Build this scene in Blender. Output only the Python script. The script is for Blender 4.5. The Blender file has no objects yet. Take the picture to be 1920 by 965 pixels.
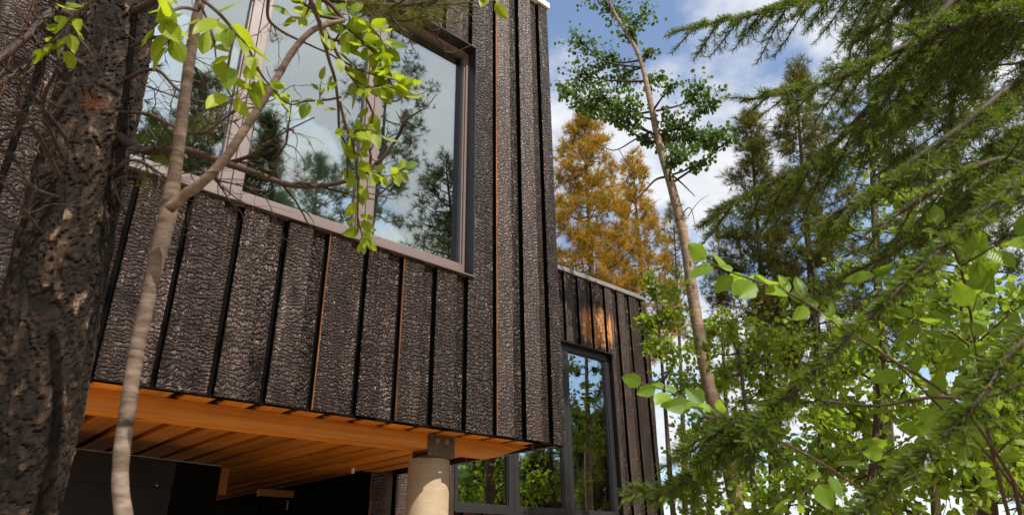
import bpy, math, random
import numpy as np
from mathutils import Vector, Matrix

# ------------------------------------------------------------------ camera, sky, sun, exposure
S = bpy.context.scene
COL = S.collection
CAMZ = 1.6
FPX = 1282.353                                   # focal length in photo pixels (photo 1920 x 965)
RM = np.array([[0.74330110, -0.66885425, -0.01172418],
               [-0.26735776, -0.31309023, 0.91131462],
               [0.61320738, 0.67424662, 0.41154369]])   # rows: right, up, forward
cam_d = bpy.data.cameras.new('camera')
cam = bpy.data.objects.new('camera', cam_d); COL.objects.link(cam)
cam_d.sensor_width = 36; cam_d.sensor_fit = 'HORIZONTAL'; cam_d.lens = 36 * FPX / 1920
cam_d.clip_start = 0.05; cam_d.clip_end = 3000
m = Matrix.Identity(4)
for i in range(3):
    m[i][0] = RM[0][i]; m[i][1] = RM[1][i]; m[i][2] = -RM[2][i]
m[2][3] = CAMZ
cam.matrix_world = m
cam_d.dof.use_dof = True; cam_d.dof.focus_distance = 5.5; cam_d.dof.aperture_fstop = 8.0
S.camera = cam

SUN_AZ = math.radians(177)      # compass from +Y towards +X
SUN_EL = math.radians(51)
to_sun = Vector((math.sin(SUN_AZ) * math.cos(SUN_EL), math.cos(SUN_AZ) * math.cos(SUN_EL), math.sin(SUN_EL)))
sun_d = bpy.data.lights.new('sun', 'SUN'); sun_d.energy = 5.0; sun_d.angle = math.radians(0.53); sun_d.color = (1.0, 0.93, 0.84)
sun = bpy.data.objects.new('sun', sun_d); COL.objects.link(sun)
sun.rotation_euler = to_sun.to_track_quat('Z', 'Y').to_euler(); sun.location = (0, -10, 30)

world = bpy.data.worlds.new('World'); S.world = world; world.use_nodes = True
nt = world.node_tree; nt.nodes.clear()
def N(nt, typ, **kw):
    n = nt.nodes.new(typ)
    for k, v in kw.items():
        if k.startswith('i_'): n.inputs[k[2:].replace('_', ' ')].default_value = v
        else: setattr(n, k, v)
    return n
sky = N(nt, 'ShaderNodeTexSky', sky_type='NISHITA', sun_disc=False, sun_elevation=SUN_EL, sun_rotation=SUN_AZ, air_density=1.0, dust_density=0.6, ozone_density=1.6)
tc = N(nt, 'ShaderNodeTexCoord')
sep = N(nt, 'ShaderNodeSeparateXYZ'); nt.links.new(tc.outputs['Generated'], sep.inputs[0])
zz = N(nt, 'ShaderNodeMath', operation='ADD'); nt.links.new(sep.outputs['Z'], zz.inputs[0]); zz.inputs[1].default_value = 0.22
zm = N(nt, 'ShaderNodeMath', operation='MAXIMUM'); nt.links.new(zz.outputs[0], zm.inputs[0]); zm.inputs[1].default_value = 0.05
dx = N(nt, 'ShaderNodeMath', operation='DIVIDE'); nt.links.new(sep.outputs['X'], dx.inputs[0]); nt.links.new(zm.outputs[0], dx.inputs[1])
dy = N(nt, 'ShaderNodeMath', operation='DIVIDE'); nt.links.new(sep.outputs['Y'], dy.inputs[0]); nt.links.new(zm.outputs[0], dy.inputs[1])
cv = N(nt, 'ShaderNodeCombineXYZ'); nt.links.new(dx.outputs[0], cv.inputs[0]); nt.links.new(dy.outputs[0], cv.inputs[1]); cv.inputs[2].default_value = 5.258
va = N(nt, 'ShaderNodeVectorMath', operation='ADD'); nt.links.new(cv.outputs[0], va.inputs[0]); va.inputs[1].default_value = (4.56, 10.701, 0)
cn = N(nt, 'ShaderNodeTexNoise', i_Scale=2.1, i_Detail=9.0, i_Roughness=0.56, i_Distortion=0.15); nt.links.new(va.outputs[0], cn.inputs['Vector'])
cr = N(nt, 'ShaderNodeMapRange', interpolation_type='SMOOTHSTEP'); nt.links.new(cn.outputs['Fac'], cr.inputs['Value'])
cr.inputs['From Min'].default_value = 0.405; cr.inputs['From Max'].default_value = 0.56; cr.inputs['To Min'].default_value = 0.05; cr.inputs['To Max'].default_value = 0.97
cn2 = N(nt, 'ShaderNodeTexNoise', i_Scale=5.5, i_Detail=6.0, i_Roughness=0.6); nt.links.new(va.outputs[0], cn2.inputs['Vector'])
cc = N(nt, 'ShaderNodeMix', data_type='RGBA'); nt.links.new(cn2.outputs['Fac'], cc.inputs[0])
cc.inputs[6].default_value = (3.1, 3.3, 3.6, 1); cc.inputs[7].default_value = (5.6, 5.6, 5.6, 1)
mx = N(nt, 'ShaderNodeMix', data_type='RGBA'); nt.links.new(cr.outputs[0], mx.inputs[0]); nt.links.new(sky.outputs[0], mx.inputs[6]); nt.links.new(cc.outputs[2], mx.inputs[7])
bg = N(nt, 'ShaderNodeBackground'); bg.inputs[1].default_value = 0.145; nt.links.new(mx.outputs[2], bg.inputs[0])
wo = N(nt, 'ShaderNodeOutputWorld'); nt.links.new(bg.outputs[0], wo.inputs[0])

S.view_settings.view_transform = 'Standard'; S.view_settings.look = 'None'; S.view_settings.gamma = 1.0
S.view_settings.exposure = 0.55
S.render.engine = 'CYCLES'
S.cycles.max_bounces = 8; S.cycles.diffuse_bounces = 4; S.cycles.glossy_bounces = 4; S.cycles.transmission_bounces = 4; S.cycles.transparent_max_bounces = 8
S.cycles.use_denoising = True; S.cycles.caustics_reflective = False; S.cycles.caustics_refractive = False
S.cycles.sample_clamp_indirect = 6

# ------------------------------------------------------------------ helpers
rng = np.random.default_rng(11)
random.seed(5)
def ray(px, py):
    v = np.array([(px - 960) / FPX, -(py - 482.5) / FPX, 1.0])
    return v @ RM
def U(px, py, dist):                 # point at a straight-line distance from the viewpoint
    d = ray(px, py); return np.array([0, 0, CAMZ]) + d / np.linalg.norm(d) * dist
def UH(px, py, hr):                  # point at a horizontal distance
    d = ray(px, py); return np.array([0, 0, CAMZ]) + d / math.hypot(d[0], d[1]) * hr
def mirror(p, yg):                   # where a thing stands whose reflection is seen at p behind glass at y = yg
    return np.array([p[0], 2 * yg - p[1], p[2]])
def ground_z(x, y):
    t = np.clip((np.asarray(y, float) - 1.0) / 6.0, 0, 1); t = t * t * (3 - 2 * t)
    b = np.clip((-np.asarray(y, float) - 1.0) / 40.0, 0, 1)
    return 1.75 * t - 1.5 * b + 0.05 * np.sin(np.asarray(x) * 1.3 + 0.7 * np.asarray(y)) + 0.04 * np.sin(np.asarray(y) * 2.1 - np.asarray(x) * 0.6)

ORG = {}
def thing(name, label, cat, loc, group=None):
    o = bpy.data.objects.new(name, None); COL.objects.link(o); o.empty_display_size = 0.1
    o.location = tuple(loc); o['label'] = label; o['category'] = cat
    if group: o['group'] = group
    ORG[o.name] = np.array(loc, float)
    return o
def link(name, mesh, parent=None, loc=None):
    o = bpy.data.objects.new(name, mesh); COL.objects.link(o)
    if parent is not None: o.parent = parent; ORG[o.name] = ORG[parent.name]
    if loc is not None: o.location = tuple(loc)
    return o
def mesh_np(name, V, F, mats, tint=None, smooth=False, mi=None):
    V = np.asarray(V, np.float32); F = np.asarray(F, np.int32)
    me = bpy.data.meshes.new(name)
    me.vertices.add(len(V)); me.vertices.foreach_set('co', V.ravel())
    k = F.shape[1]
    me.loops.add(F.size); me.loops.foreach_set('vertex_index', F.ravel())
    me.polygons.add(len(F))
    me.polygons.foreach_set('loop_start', np.arange(0, F.size, k, dtype=np.int32))
    me.polygons.foreach_set('use_smooth', np.full(len(F), bool(smooth)))
    if mi is not None: me.polygons.foreach_set('material_index', np.asarray(mi, np.int32))
    for mt in (mats if isinstance(mats, (list, tuple)) else [mats]): me.materials.append(mt)
    if tint is not None:
        a = me.attributes.new('tint', 'FLOAT', 'FACE'); a.data.foreach_set('value', np.asarray(tint, np.float32))
    me.update(); me.validate()
    return me
def obj_np(name, V, F, mats, parent=None, **kw):     # vertices in world coordinates
    V = np.asarray(V, float)
    if parent is not None: V = V - ORG[parent.name]
    return link(name, mesh_np(name, V, F, mats, **kw), parent)
BOXF = np.array([[0, 2, 3, 1], [4, 5, 7, 6], [0, 1, 5, 4], [2, 6, 7, 3], [0, 4, 6, 2], [1, 3, 7, 5]])
def boxV(x0, x1, y0, y1, z0, z1):
    return np.array([[x, y, z] for x in (x0, x1) for y in (y0, y1) for z in (z0, z1)], float)
def box(name, x0, x1, y0, y1, z0, z1, mat, parent=None, bevel=0.0):
    V = boxV(x0, x1, y0, y1, z0, z1); c = V.mean(0)
    F = np.array([[0, 1, 3, 2], [4, 6, 7, 5], [0, 4, 5, 1], [2, 3, 7, 6], [0, 2, 6, 4], [1, 5, 7, 3]])
    me = mesh_np(name, V - c, F, mat)
    o = link(name, me, parent, c - (ORG[parent.name] if parent is not None else 0))
    if bevel:
        b = o.modifiers.new('bevel', 'BEVEL'); b.width = bevel; b.segments = 2; b.limit_method = 'ANGLE'
    return o
def tube_arr(pts, rad, sides=6, caps=False):
    P = np.asarray(pts, float); n = len(P)
    rad = np.broadcast_to(np.asarray(rad, float), (n,))
    T = np.gradient(P, axis=0); T /= np.linalg.norm(T, axis=1)[:, None] + 1e-12
    ref = np.array([0.31, 0.42, 0.85]) if abs(T[0] @ np.array([0.31, 0.42, 0.85])) < 0.9 else np.array([1., 0, 0])
    a = np.cross(T[0], ref); a /= np.linalg.norm(a)
    V = np.zeros((n, sides, 3)); th = np.arange(sides) / sides * 2 * math.pi
    for i in range(n):
        a = a - T[i] * (a @ T[i]); a /= np.linalg.norm(a); b = np.cross(T[i], a)
        V[i] = P[i] + rad[i] * (np.cos(th)[:, None] * a + np.sin(th)[:, None] * b)
    idx = np.arange(n * sides).reshape(n, sides); nx = np.roll(idx, -1, 1)
    F = np.stack([idx[:-1], nx[:-1], nx[1:], idx[1:]], -1).reshape(-1, 4)
    return V.reshape(-1, 3), F
def cat_arr(lst):
    Vs, Fs, o = [], [], 0
    for V, F in lst:
        Vs.append(V); Fs.append(F + o); o += len(V)
    return np.concatenate(Vs), np.concatenate(Fs)
def smooth_path(pts, k=6):
    P = np.asarray(pts, float); n = len(P); out = []
    for i in range(n - 1):
        p0, p1, p2, p3 = P[max(i - 1, 0)], P[i], P[i + 1], P[min(i + 2, n - 1)]
        for t in np.arange(k) / k:
            out.append(0.5 * (2 * p1 + (p2 - p0) * t + (2 * p0 - 5 * p1 + 4 * p2 - p3) * t * t + (3 * p1 - p0 - 3 * p2 + p3) * t ** 3))
    out.append(P[-1]); return np.array(out)
def basis(D, rnd):                     # (n,3) directions -> rotation matrices with column 1 = D, random roll
    D = D / (np.linalg.norm(D, axis=1)[:, None] + 1e-12)
    r = rnd.normal(size=D.shape); A = np.cross(D, r); A /= np.linalg.norm(A, axis=1)[:, None] + 1e-12
    return np.stack([A, D, np.cross(A, D)], -1)
def scatter(TV, TF, pos, Rm, sc):
    n, mv = len(pos), len(TV)
    V = np.einsum('nij,mj->nmi', Rm, TV) * np.asarray(sc).reshape(-1, 1, 1) + pos[:, None, :]
    F = TF[None] + (np.arange(n) * mv)[:, None, None]
    return V.reshape(-1, 3), F.reshape(-1, TF.shape[1])

# ------------------------------------------------------------------ materials
MATS = {}
def new_mat(name):
    mt = bpy.data.materials.new(name); mt.use_nodes = True
    t = mt.node_tree; t.nodes.clear()
    out = t.nodes.new('ShaderNodeOutputMaterial'); MATS[name] = mt
    return mt, t, out
def ramp(t, fac, stops):
    r = t.nodes.new('ShaderNodeValToRGB'); e = r.color_ramp.elements
    while len(e) < len(stops): e.new(0.5)
    for el, (p, c) in zip(e, stops): el.position = p; el.color = (*c, 1)
    t.links.new(fac, r.inputs[0]); return r.outputs[0]
def math_n(t, op, a, b=None):
    n = t.nodes.new('ShaderNodeMath'); n.operation = op
    for i, v in enumerate((a, b)):
        if v is None: continue
        if isinstance(v, (int, float)): n.inputs[i].default_value = v
        else: t.links.new(v, n.inputs[i])
    return n.outputs[0]
def vscale(t, vec, s):
    n = t.nodes.new('ShaderNodeVectorMath'); n.operation = 'MULTIPLY'; t.links.new(vec, n.inputs[0]); n.inputs[1].default_value = s; return n.outputs[0]
def vadd(t, a, b):
    n = t.nodes.new('ShaderNodeVectorMath'); n.operation = 'ADD'; t.links.new(a, n.inputs[0])
    if isinstance(b, tuple): n.inputs[1].default_value = b
    else: t.links.new(b, n.inputs[1])
    return n.outputs[0]
def noise(t, vec, scale, detail=4, rough=0.55, dist=0.0):
    n = N(t, 'ShaderNodeTexNoise', i_Scale=scale, i_Detail=detail, i_Roughness=rough, i_Distortion=dist); t.links.new(vec, n.inputs['Vector']); return n
def mixc(t, fac, a, b):
    n = t.nodes.new('ShaderNodeMix'); n.data_type = 'RGBA'
    if isinstance(fac, (int, float)): n.inputs[0].default_value = fac
    else: t.links.new(fac, n.inputs[0])
    for i, v in ((6, a), (7, b)):
        if isinstance(v, tuple): n.inputs[i].default_value = (*v, 1)
        else: t.links.new(v, n.inputs[i])
    return n.outputs[2]
def maprange(t, v, a, b, c=0.0, d=1.0):
    n = N(t, 'ShaderNodeMapRange', interpolation_type='SMOOTHSTEP'); t.links.new(v, n.inputs['Value'])
    n.inputs['From Min'].default_value = a; n.inputs['From Max'].default_value = b; n.inputs['To Min'].default_value = c; n.inputs['To Max'].default_value = d
    return n.outputs[0]
def principled(t, out, color, rough=0.6, spec=0.5, normal=None, metallic=0.0):
    p = t.nodes.new('ShaderNodeBsdfPrincipled')
    if isinstance(color, tuple): p.inputs['Base Color'].default_value = (*color, 1)
    else: t.links.new(color, p.inputs['Base Color'])
    if isinstance(rough, (int, float)): p.inputs['Roughness'].default_value = rough
    else: t.links.new(rough, p.inputs['Roughness'])
    p.inputs['Specular IOR Level'].default_value = spec; p.inputs['Metallic'].default_value = metallic
    if normal is not None: t.links.new(normal, p.inputs['Normal'])
    if out is not None: t.links.new(p.outputs[0], out.inputs['Surface'])
    return p
def bump(t, h, strength, dist, prev=None):
    b = N(t, 'ShaderNodeBump', i_Strength=strength, i_Distance=dist); t.links.new(h, b.inputs['Height'])
    if prev is not None: t.links.new(prev, b.inputs['Normal'])
    return b.outputs[0]
def objcoord(t, seed=True):
    c = t.nodes.new('ShaderNodeTexCoord').outputs['Object']
    if not seed: return c, None
    oi = t.nodes.new('ShaderNodeObjectInfo')
    k = math_n(t, 'MULTIPLY', oi.outputs['Random'], 61.0)
    cb = t.nodes.new('ShaderNodeCombineXYZ')
    for i in range(3): t.links.new(k, cb.inputs[i])
    return vadd(t, c, cb.outputs[0]), oi

def make_char(name, sun_patch=None):
    # alligator-charred timber. object colour: R = depth of the crackle, G = how brown, B = sheen
    mt, t, out = new_mat(name)
    c, oi = objcoord(t)
    sp = t.nodes.new('ShaderNodeSeparateColor'); t.links.new(oi.outputs['Color'], sp.inputs[0])
    R_, G_, B_ = sp.outputs[0], sp.outputs[1], sp.outputs[2]
    sc_ = t.nodes.new('ShaderNodeSeparateXYZ'); t.links.new(c, sc_.inputs[0])
    w1 = noise(t, vscale(t, c, (11, 3, 8)), 1.0, 3, 0.6); w2 = noise(t, vscale(t, c, (30, 8, 24)), 1.0, 2, 0.5)
    rsc = math_n(t, 'ADD', 0.82, math_n(t, 'MULTIPLY', math_n(t, 'FRACT', math_n(t, 'MULTIPLY', oi.outputs['Random'], 17.3)), 0.55))
    ph = math_n(t, 'ADD', math_n(t, 'MULTIPLY', sc_.outputs[2], math_n(t, 'MULTIPLY', rsc, 34.0)), math_n(t, 'ADD', math_n(t, 'MULTIPLY', w1.outputs['Fac'], 3.6), math_n(t, 'MULTIPLY', w2.outputs['Fac'], 1.7)))
    row = math_n(t, 'FLOOR', ph); fr_ = math_n(t, 'FRACT', ph)
    wn = N(t, 'ShaderNodeTexWhiteNoise', noise_dimensions='1D'); t.links.new(row, wn.inputs['W'])
    uu = math_n(t, 'ADD', math_n(t, 'MULTIPLY', sc_.outputs[0], math_n(t, 'MULTIPLY', rsc, 17.0)), math_n(t, 'ADD', math_n(t, 'MULTIPLY', wn.outputs['Value'], 9.0), math_n(t, 'MULTIPLY', w2.outputs['Fac'], 3.0)))
    fu = math_n(t, 'FRACT', uu)
    wn2 = N(t, 'ShaderNodeTexWhiteNoise', noise_dimensions='2D'); cb2 = t.nodes.new('ShaderNodeCombineXYZ'); t.links.new(row, cb2.inputs[0]); t.links.new(math_n(t, 'FLOOR', uu), cb2.inputs[1]); t.links.new(cb2.outputs[0], wn2.inputs['Vector'])
    def tent(x): return math_n(t, 'SUBTRACT', 1.0, math_n(t, 'ABSOLUTE', math_n(t, 'SUBTRACT', math_n(t, 'MULTIPLY', x, 2.0), 1.0)))
    dz_ = tent(fr_); du_ = tent(fu)
    edge = math_n(t, 'MINIMUM', dz_, math_n(t, 'MULTIPLY', du_, 2.4))
    cells = math_n(t, 'MULTIPLY', math_n(t, 'MULTIPLY', maprange(t, dz_, 0.0, 0.95), math_n(t, 'ADD', 0.45, maprange(t, du_, 0.0, 0.45, 0.0, 0.55))), math_n(t, 'ADD', 0.6, math_n(t, 'MULTIPLY', wn2.outputs['Value'], 0.55)))
    fine = noise(t, vscale(t, c, (60, 60, 260)), 1.0, 5, 0.65)
    grain = noise(t, vscale(t, c, (120, 120, 5)), 1.0, 4, 0.6)
    big = noise(t, vscale(t, c, (5, 5, 1.4)), 1.0, 4, 0.6)
    amp = math_n(t, 'MULTIPLY', R_, maprange(t, big.outputs['Fac'], 0.30, 0.55, 0.35, 1.0))
    strk = noise(t, vscale(t, c, (26, 26, 0.9)), 1.0, 3, 0.5)
    amp = math_n(t, 'MULTIPLY', amp, maprange(t, strk.outputs['Fac'], 0.34, 0.50, 0.45, 1.0))
    h1 = math_n(t, 'MULTIPLY', cells, amp)
    h2 = math_n(t, 'ADD', h1, math_n(t, 'MULTIPLY', fine.outputs['Fac'], 0.09))
    h3 = math_n(t, 'ADD', h2, math_n(t, 'MULTIPLY', grain.outputs['Fac'], 0.07))
    nrm = bump(t, h3, 1.0, 0.030)
    tone = noise(t, vscale(t, c, (14, 14, 2.2)), 1.0, 5, 0.6)
    char = ramp(t, tone.outputs['Fac'], [(0.25, (0.006, 0.0036, 0.0028)), (0.52, (0.019, 0.0112, 0.0085)), (0.80, (0.058, 0.037, 0.029))])
    brown = ramp(t, grain.outputs['Fac'], [(0.3, (0.014, 0.0078, 0.0056)), (0.7, (0.055, 0.033, 0.023))])
    tv = math_n(t, 'ADD', 0.55, math_n(t, 'MULTIPLY', math_n(t, 'FRACT', math_n(t, 'MULTIPLY', oi.outputs['Random'], 41.7)), 0.55))
    tvc = t.nodes.new('ShaderNodeCombineXYZ'); [t.links.new(tv, tvc.inputs[q]) for q in range(3)]
    tvm = N(t, 'ShaderNodeVectorMath', operation='MULTIPLY'); t.links.new(char, tvm.inputs[0]); t.links.new(tvc.outputs[0], tvm.inputs[1]); char = tvm.outputs[0]
    gb = math_n(t, 'MULTIPLY', G_, maprange(t, tone.outputs['Fac'], 0.35, 0.65))
    col = mixc(t, gb, char, brown)
    crack_and_shadow = math_n(t, 'MULTIPLY', math_n(t, 'SUBTRACT', 1.0, maprange(t, edge, 0.10, 0.62)), amp)  # black cracks, mask widened so the colour also stands in for their shadow
    col = mixc(t, math_n(t, 'MULTIPLY', crack_and_shadow, 0.85), col, (0.004, 0.003, 0.003))
    # knots: dark round spots, sparse
    vk = N(t, 'ShaderNodeTexVoronoi', feature='F1', i_Scale=1.0, i_Randomness=1.0); t.links.new(vscale(t, c, (7.0, 0.6, 3.4)), vk.inputs['Vector'])
    kn = math_n(t, 'SUBTRACT', 1.0, maprange(t, vk.outputs['Distance'], 0.06, 0.12))
    col = mixc(t, math_n(t, 'MULTIPLY', kn, 0.8), col, (0.016, 0.010, 0.009))
    if sun_patch is not None:          # patch of sunlight painted into the colour in bare-wood tones
        (cx, cz, rx, rz) = sun_patch
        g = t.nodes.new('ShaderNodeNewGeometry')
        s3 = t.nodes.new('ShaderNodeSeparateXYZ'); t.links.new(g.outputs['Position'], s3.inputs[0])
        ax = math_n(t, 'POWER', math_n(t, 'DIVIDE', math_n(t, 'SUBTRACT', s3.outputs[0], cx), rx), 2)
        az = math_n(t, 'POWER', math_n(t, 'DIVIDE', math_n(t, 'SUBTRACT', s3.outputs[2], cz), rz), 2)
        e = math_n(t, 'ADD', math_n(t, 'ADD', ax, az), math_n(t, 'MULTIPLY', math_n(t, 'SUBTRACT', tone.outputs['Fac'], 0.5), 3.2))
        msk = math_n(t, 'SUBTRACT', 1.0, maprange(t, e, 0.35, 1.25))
        sun_col = ramp(t, grain.outputs['Fac'], [(0.3, (0.42, 0.17, 0.05)), (0.7, (0.66, 0.33, 0.12))])
        col = mixc(t, math_n(t, 'MULTIPLY', msk, 0.9), col, sun_col)
    ro = math_n(t, 'SUBTRACT', math_n(t, 'ADD', 0.37, math_n(t, 'MULTIPLY', strk.outputs['Fac'], 0.32)), math_n(t, 'MULTIPLY', B_, 0.26))
    pb = principled(t, out, col, ro, 0.65, nrm); pb.inputs['Specular Tint'].default_value = (1.0, 0.80, 0.71, 1)
    return mt
CHAR = make_char('charred_timber')
CHAR_SUN = make_char('charred_timber_sun_patch', (7.62, CAMZ + 3.30, 0.42, 0.34))  # wing boards, with a painted sun patch above the window

def make_wood(name, lo, hi, knots=True, axis='x', rough=0.55):
    mt, t, out = new_mat(name)
    c, oi = objcoord(t)
    sc = {'x': (1.5, 40, 40), 'y': (40, 1.5, 40), 'z': (40, 40, 1.5)}[axis]
    g = noise(t, vscale(t, c, sc), 1.0, 5, 0.6, 0.4)
    b = noise(t, vscale(t, c, tuple(s * 0.12 for s in sc)), 1.0, 3)
    f = math_n(t, 'ADD', math_n(t, 'MULTIPLY', g.outputs['Fac'], 0.6), math_n(t, 'MULTIPLY', b.outputs['Fac'], 0.4))
    col = ramp(t, f, [(0.34, lo), (0.64, hi)])
    if knots:
        ks = {'x': (2.2, 3, 9), 'y': (9, 2.2, 3), 'z': (9, 3, 2.2)}[axis]
        vk = N(t, 'ShaderNodeTexVoronoi', feature='F1', i_Scale=1.0); t.links.new(vscale(t, c, ks), vk.inputs['Vector'])
        kn = math_n(t, 'SUBTRACT', 1.0, maprange(t, vk.outputs['Distance'], 0.05, 0.11))
        col = mixc(t, math_n(t, 'MULTIPLY', kn, 0.8), col, (0.13, 0.04, 0.012))
    vm = N(t, 'ShaderNodeVectorMath', operation='SCALE'); t.links.new(col, vm.inputs[0]); t.links.new(math_n(t, 'ADD', 0.72, math_n(t, 'MULTIPLY', oi.outputs['Random'], 0.5)), vm.inputs['Scale'])
    st_ = noise(t, c, 2.3, 4, 0.6); col = mixc(t, maprange(t, st_.outputs['Fac'], 0.5, 0.75, 0.0, 0.45), vm.outputs[0], lo)
    principled(t, out, col, rough, 0.35, bump(t, g.outputs['Fac'], 0.5, 0.003))
    return mt
RAWEDGE = make_wood('raw_timber_edge', (0.012, 0.007, 0.005), (0.46, 0.16, 0.04), False, 'z')
BEAMW = make_wood('beam_timber', (0.44, 0.135, 0.011), (0.78, 0.31, 0.036))
PLANKW = make_wood('soffit_timber', (0.38, 0.115, 0.009), (0.70, 0.27, 0.030), True, 'y')
UNDERW = make_wood('dark_subfloor_timber', (0.10, 0.035, 0.006), (0.17, 0.06, 0.010), False, 'y')
SCRAPW = make_wood('scrap_timber', (0.26, 0.12, 0.04), (0.38, 0.20, 0.08))

def simple(name, color, rough=0.5, spec=0.5, metallic=0.0, var=0.12, nscale=18.0, bmp=0.0, stretch=(1, 1, 1)):
    mt, t, out = new_mat(name)
    c, oi = objcoord(t)
    n = noise(t, vscale(t, c, stretch), nscale, 5, 0.6)
    lo = tuple(v * (1 - var) for v in color); hi = tuple(min(1, v * (1 + var)) for v in color)
    col = ramp(t, n.outputs['Fac'], [(0.3, lo), (0.7, hi)])
    r2 = math_n(t, 'ADD', rough - 0.08, math_n(t, 'MULTIPLY', n.outputs['Fac'], 0.16))
    principled(t, out, col, r2, spec, bump(t, n.outputs['Fac'], bmp, 0.004) if bmp else None, metallic)
    return mt
BRONZE = simple('bronze_window_metal', (0.145, 0.108, 0.097), 0.42, 0.5, 0.0, 0.07, 6, stretch=(30, 30, 1))
BLACKM = simple('black_metal', (0.012, 0.012, 0.014), 0.38, 0.5, 0.0, 0.2)
BLACKF = simple('black_window_frame', (0.022, 0.020, 0.022), 0.35, 0.5)
GREYM = simple('grey_flashing_metal', (0.24, 0.225, 0.225), 0.5, 0.5, 0.3, 0.1, 5)
WHITEM = simple('white_flashing_metal', (0.80, 0.80, 0.82), 0.4)
GALV = simple('dark_bracket_steel', (0.085, 0.060, 0.035), 0.5, 0.5, 0.5, 0.3, 25)
BOLTM = simple('bolt_steel', (0.30, 0.22, 0.12), 0.45, 0.5, 0.6, 0.3, 60)
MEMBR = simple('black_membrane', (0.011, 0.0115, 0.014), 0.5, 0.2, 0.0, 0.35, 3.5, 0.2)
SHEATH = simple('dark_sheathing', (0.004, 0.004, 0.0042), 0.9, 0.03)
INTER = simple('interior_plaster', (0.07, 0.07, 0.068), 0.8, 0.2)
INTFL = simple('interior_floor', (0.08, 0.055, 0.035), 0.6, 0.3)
SCREWM = simple('screw_zinc', (0.65, 0.65, 0.68), 0.3, 0.5, 0.8)
PAPER = simple('mint_paper', (0.45, 0.75, 0.62), 0.8, 0.2, 0, 0.03)
WHITEP = simple('white_plastic', (0.75, 0.72, 0.66), 0.5)
YELLOW = simple('yellow_wood_handle', (0.62, 0.45, 0.14), 0.5)

def make_concrete():
    mt, t, out = new_mat('cast_concrete'); c, oi = objcoord(t)
    a = noise(t, vscale(t, c, (5, 5, 55)), 1.0, 5, 0.65)
    b = noise(t, c, 6.0, 4)
    f = math_n(t, 'ADD', math_n(t, 'MULTIPLY', a.outputs['Fac'], 0.5), math_n(t, 'MULTIPLY', b.outputs['Fac'], 0.5))
    col = ramp(t, f, [(0.3, (0.25, 0.185, 0.115)), (0.7, (0.38, 0.295, 0.195))])
    v = N(t, 'ShaderNodeTexVoronoi', feature='F1', i_Scale=11.0); t.links.new(c, v.inputs['Vector'])
    pit = math_n(t, 'SUBTRACT', 1.0, maprange(t, v.outputs['Distance'], 0.05, 0.10))
    col = mixc(t, pit, col, (0.10, 0.075, 0.05))
    h = math_n(t, 'SUBTRACT', a.outputs['Fac'], math_n(t, 'MULTIPLY', pit, 1.0))
    principled(t, out, col, 0.8, 0.25, bump(t, h, 0.4, 0.004)); return mt
CONC = make_concrete()

def make_glass():
    mt, t, out = new_mat('coated_glass')
    fr = N(t, 'ShaderNodeLayerWeight', i_Blend=0.35)
    f = maprange(t, fr.outputs['Fresnel'], 0.0, 1.0, 0.40, 0.95)
    tr = t.nodes.new('ShaderNodeBsdfTransparent'); tr.inputs[0].default_value = (0.88, 0.97, 0.92, 1)
    gl = t.nodes.new('ShaderNodeBsdfGlossy'); gl.inputs['Roughness'].default_value = 0.0; gl.inputs['Color'].default_value = (0.96, 1, 1, 1)
    c, _ = objcoord(t, False)
    nz = noise(t, c, 1.6, 2); t.links.new(bump(t, nz.outputs['Fac'], 0.10, 0.012), gl.inputs['Normal'])
    mxs = t.nodes.new('ShaderNodeMixShader'); t.links.new(f, mxs.inputs[0]); t.links.new(tr.outputs[0], mxs.inputs[1]); t.links.new(gl.outputs[0], mxs.inputs[2])
    t.links.new(mxs.outputs[0], out.inputs['Surface']); return mt
GLASS = make_glass()
def make_curtain():
    mt, t, out = new_mat('sheer_curtain')
    d = t.nodes.new('ShaderNodeBsdfDiffuse'); d.inputs[0].default_value = (0.95, 0.96, 0.94, 1)
    l = t.nodes.new('ShaderNodeBsdfTranslucent'); l.inputs[0].default_value = (0.8, 0.84, 0.8, 1)
    a = t.nodes.new('ShaderNodeMixShader'); a.inputs[0].default_value = 0.35
    t.links.new(d.outputs[0], a.inputs[1]); t.links.new(l.outputs[0], a.inputs[2])
    t.links.new(a.outputs[0], out.inputs['Surface']); return mt
CURT = make_curtain()

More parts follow.
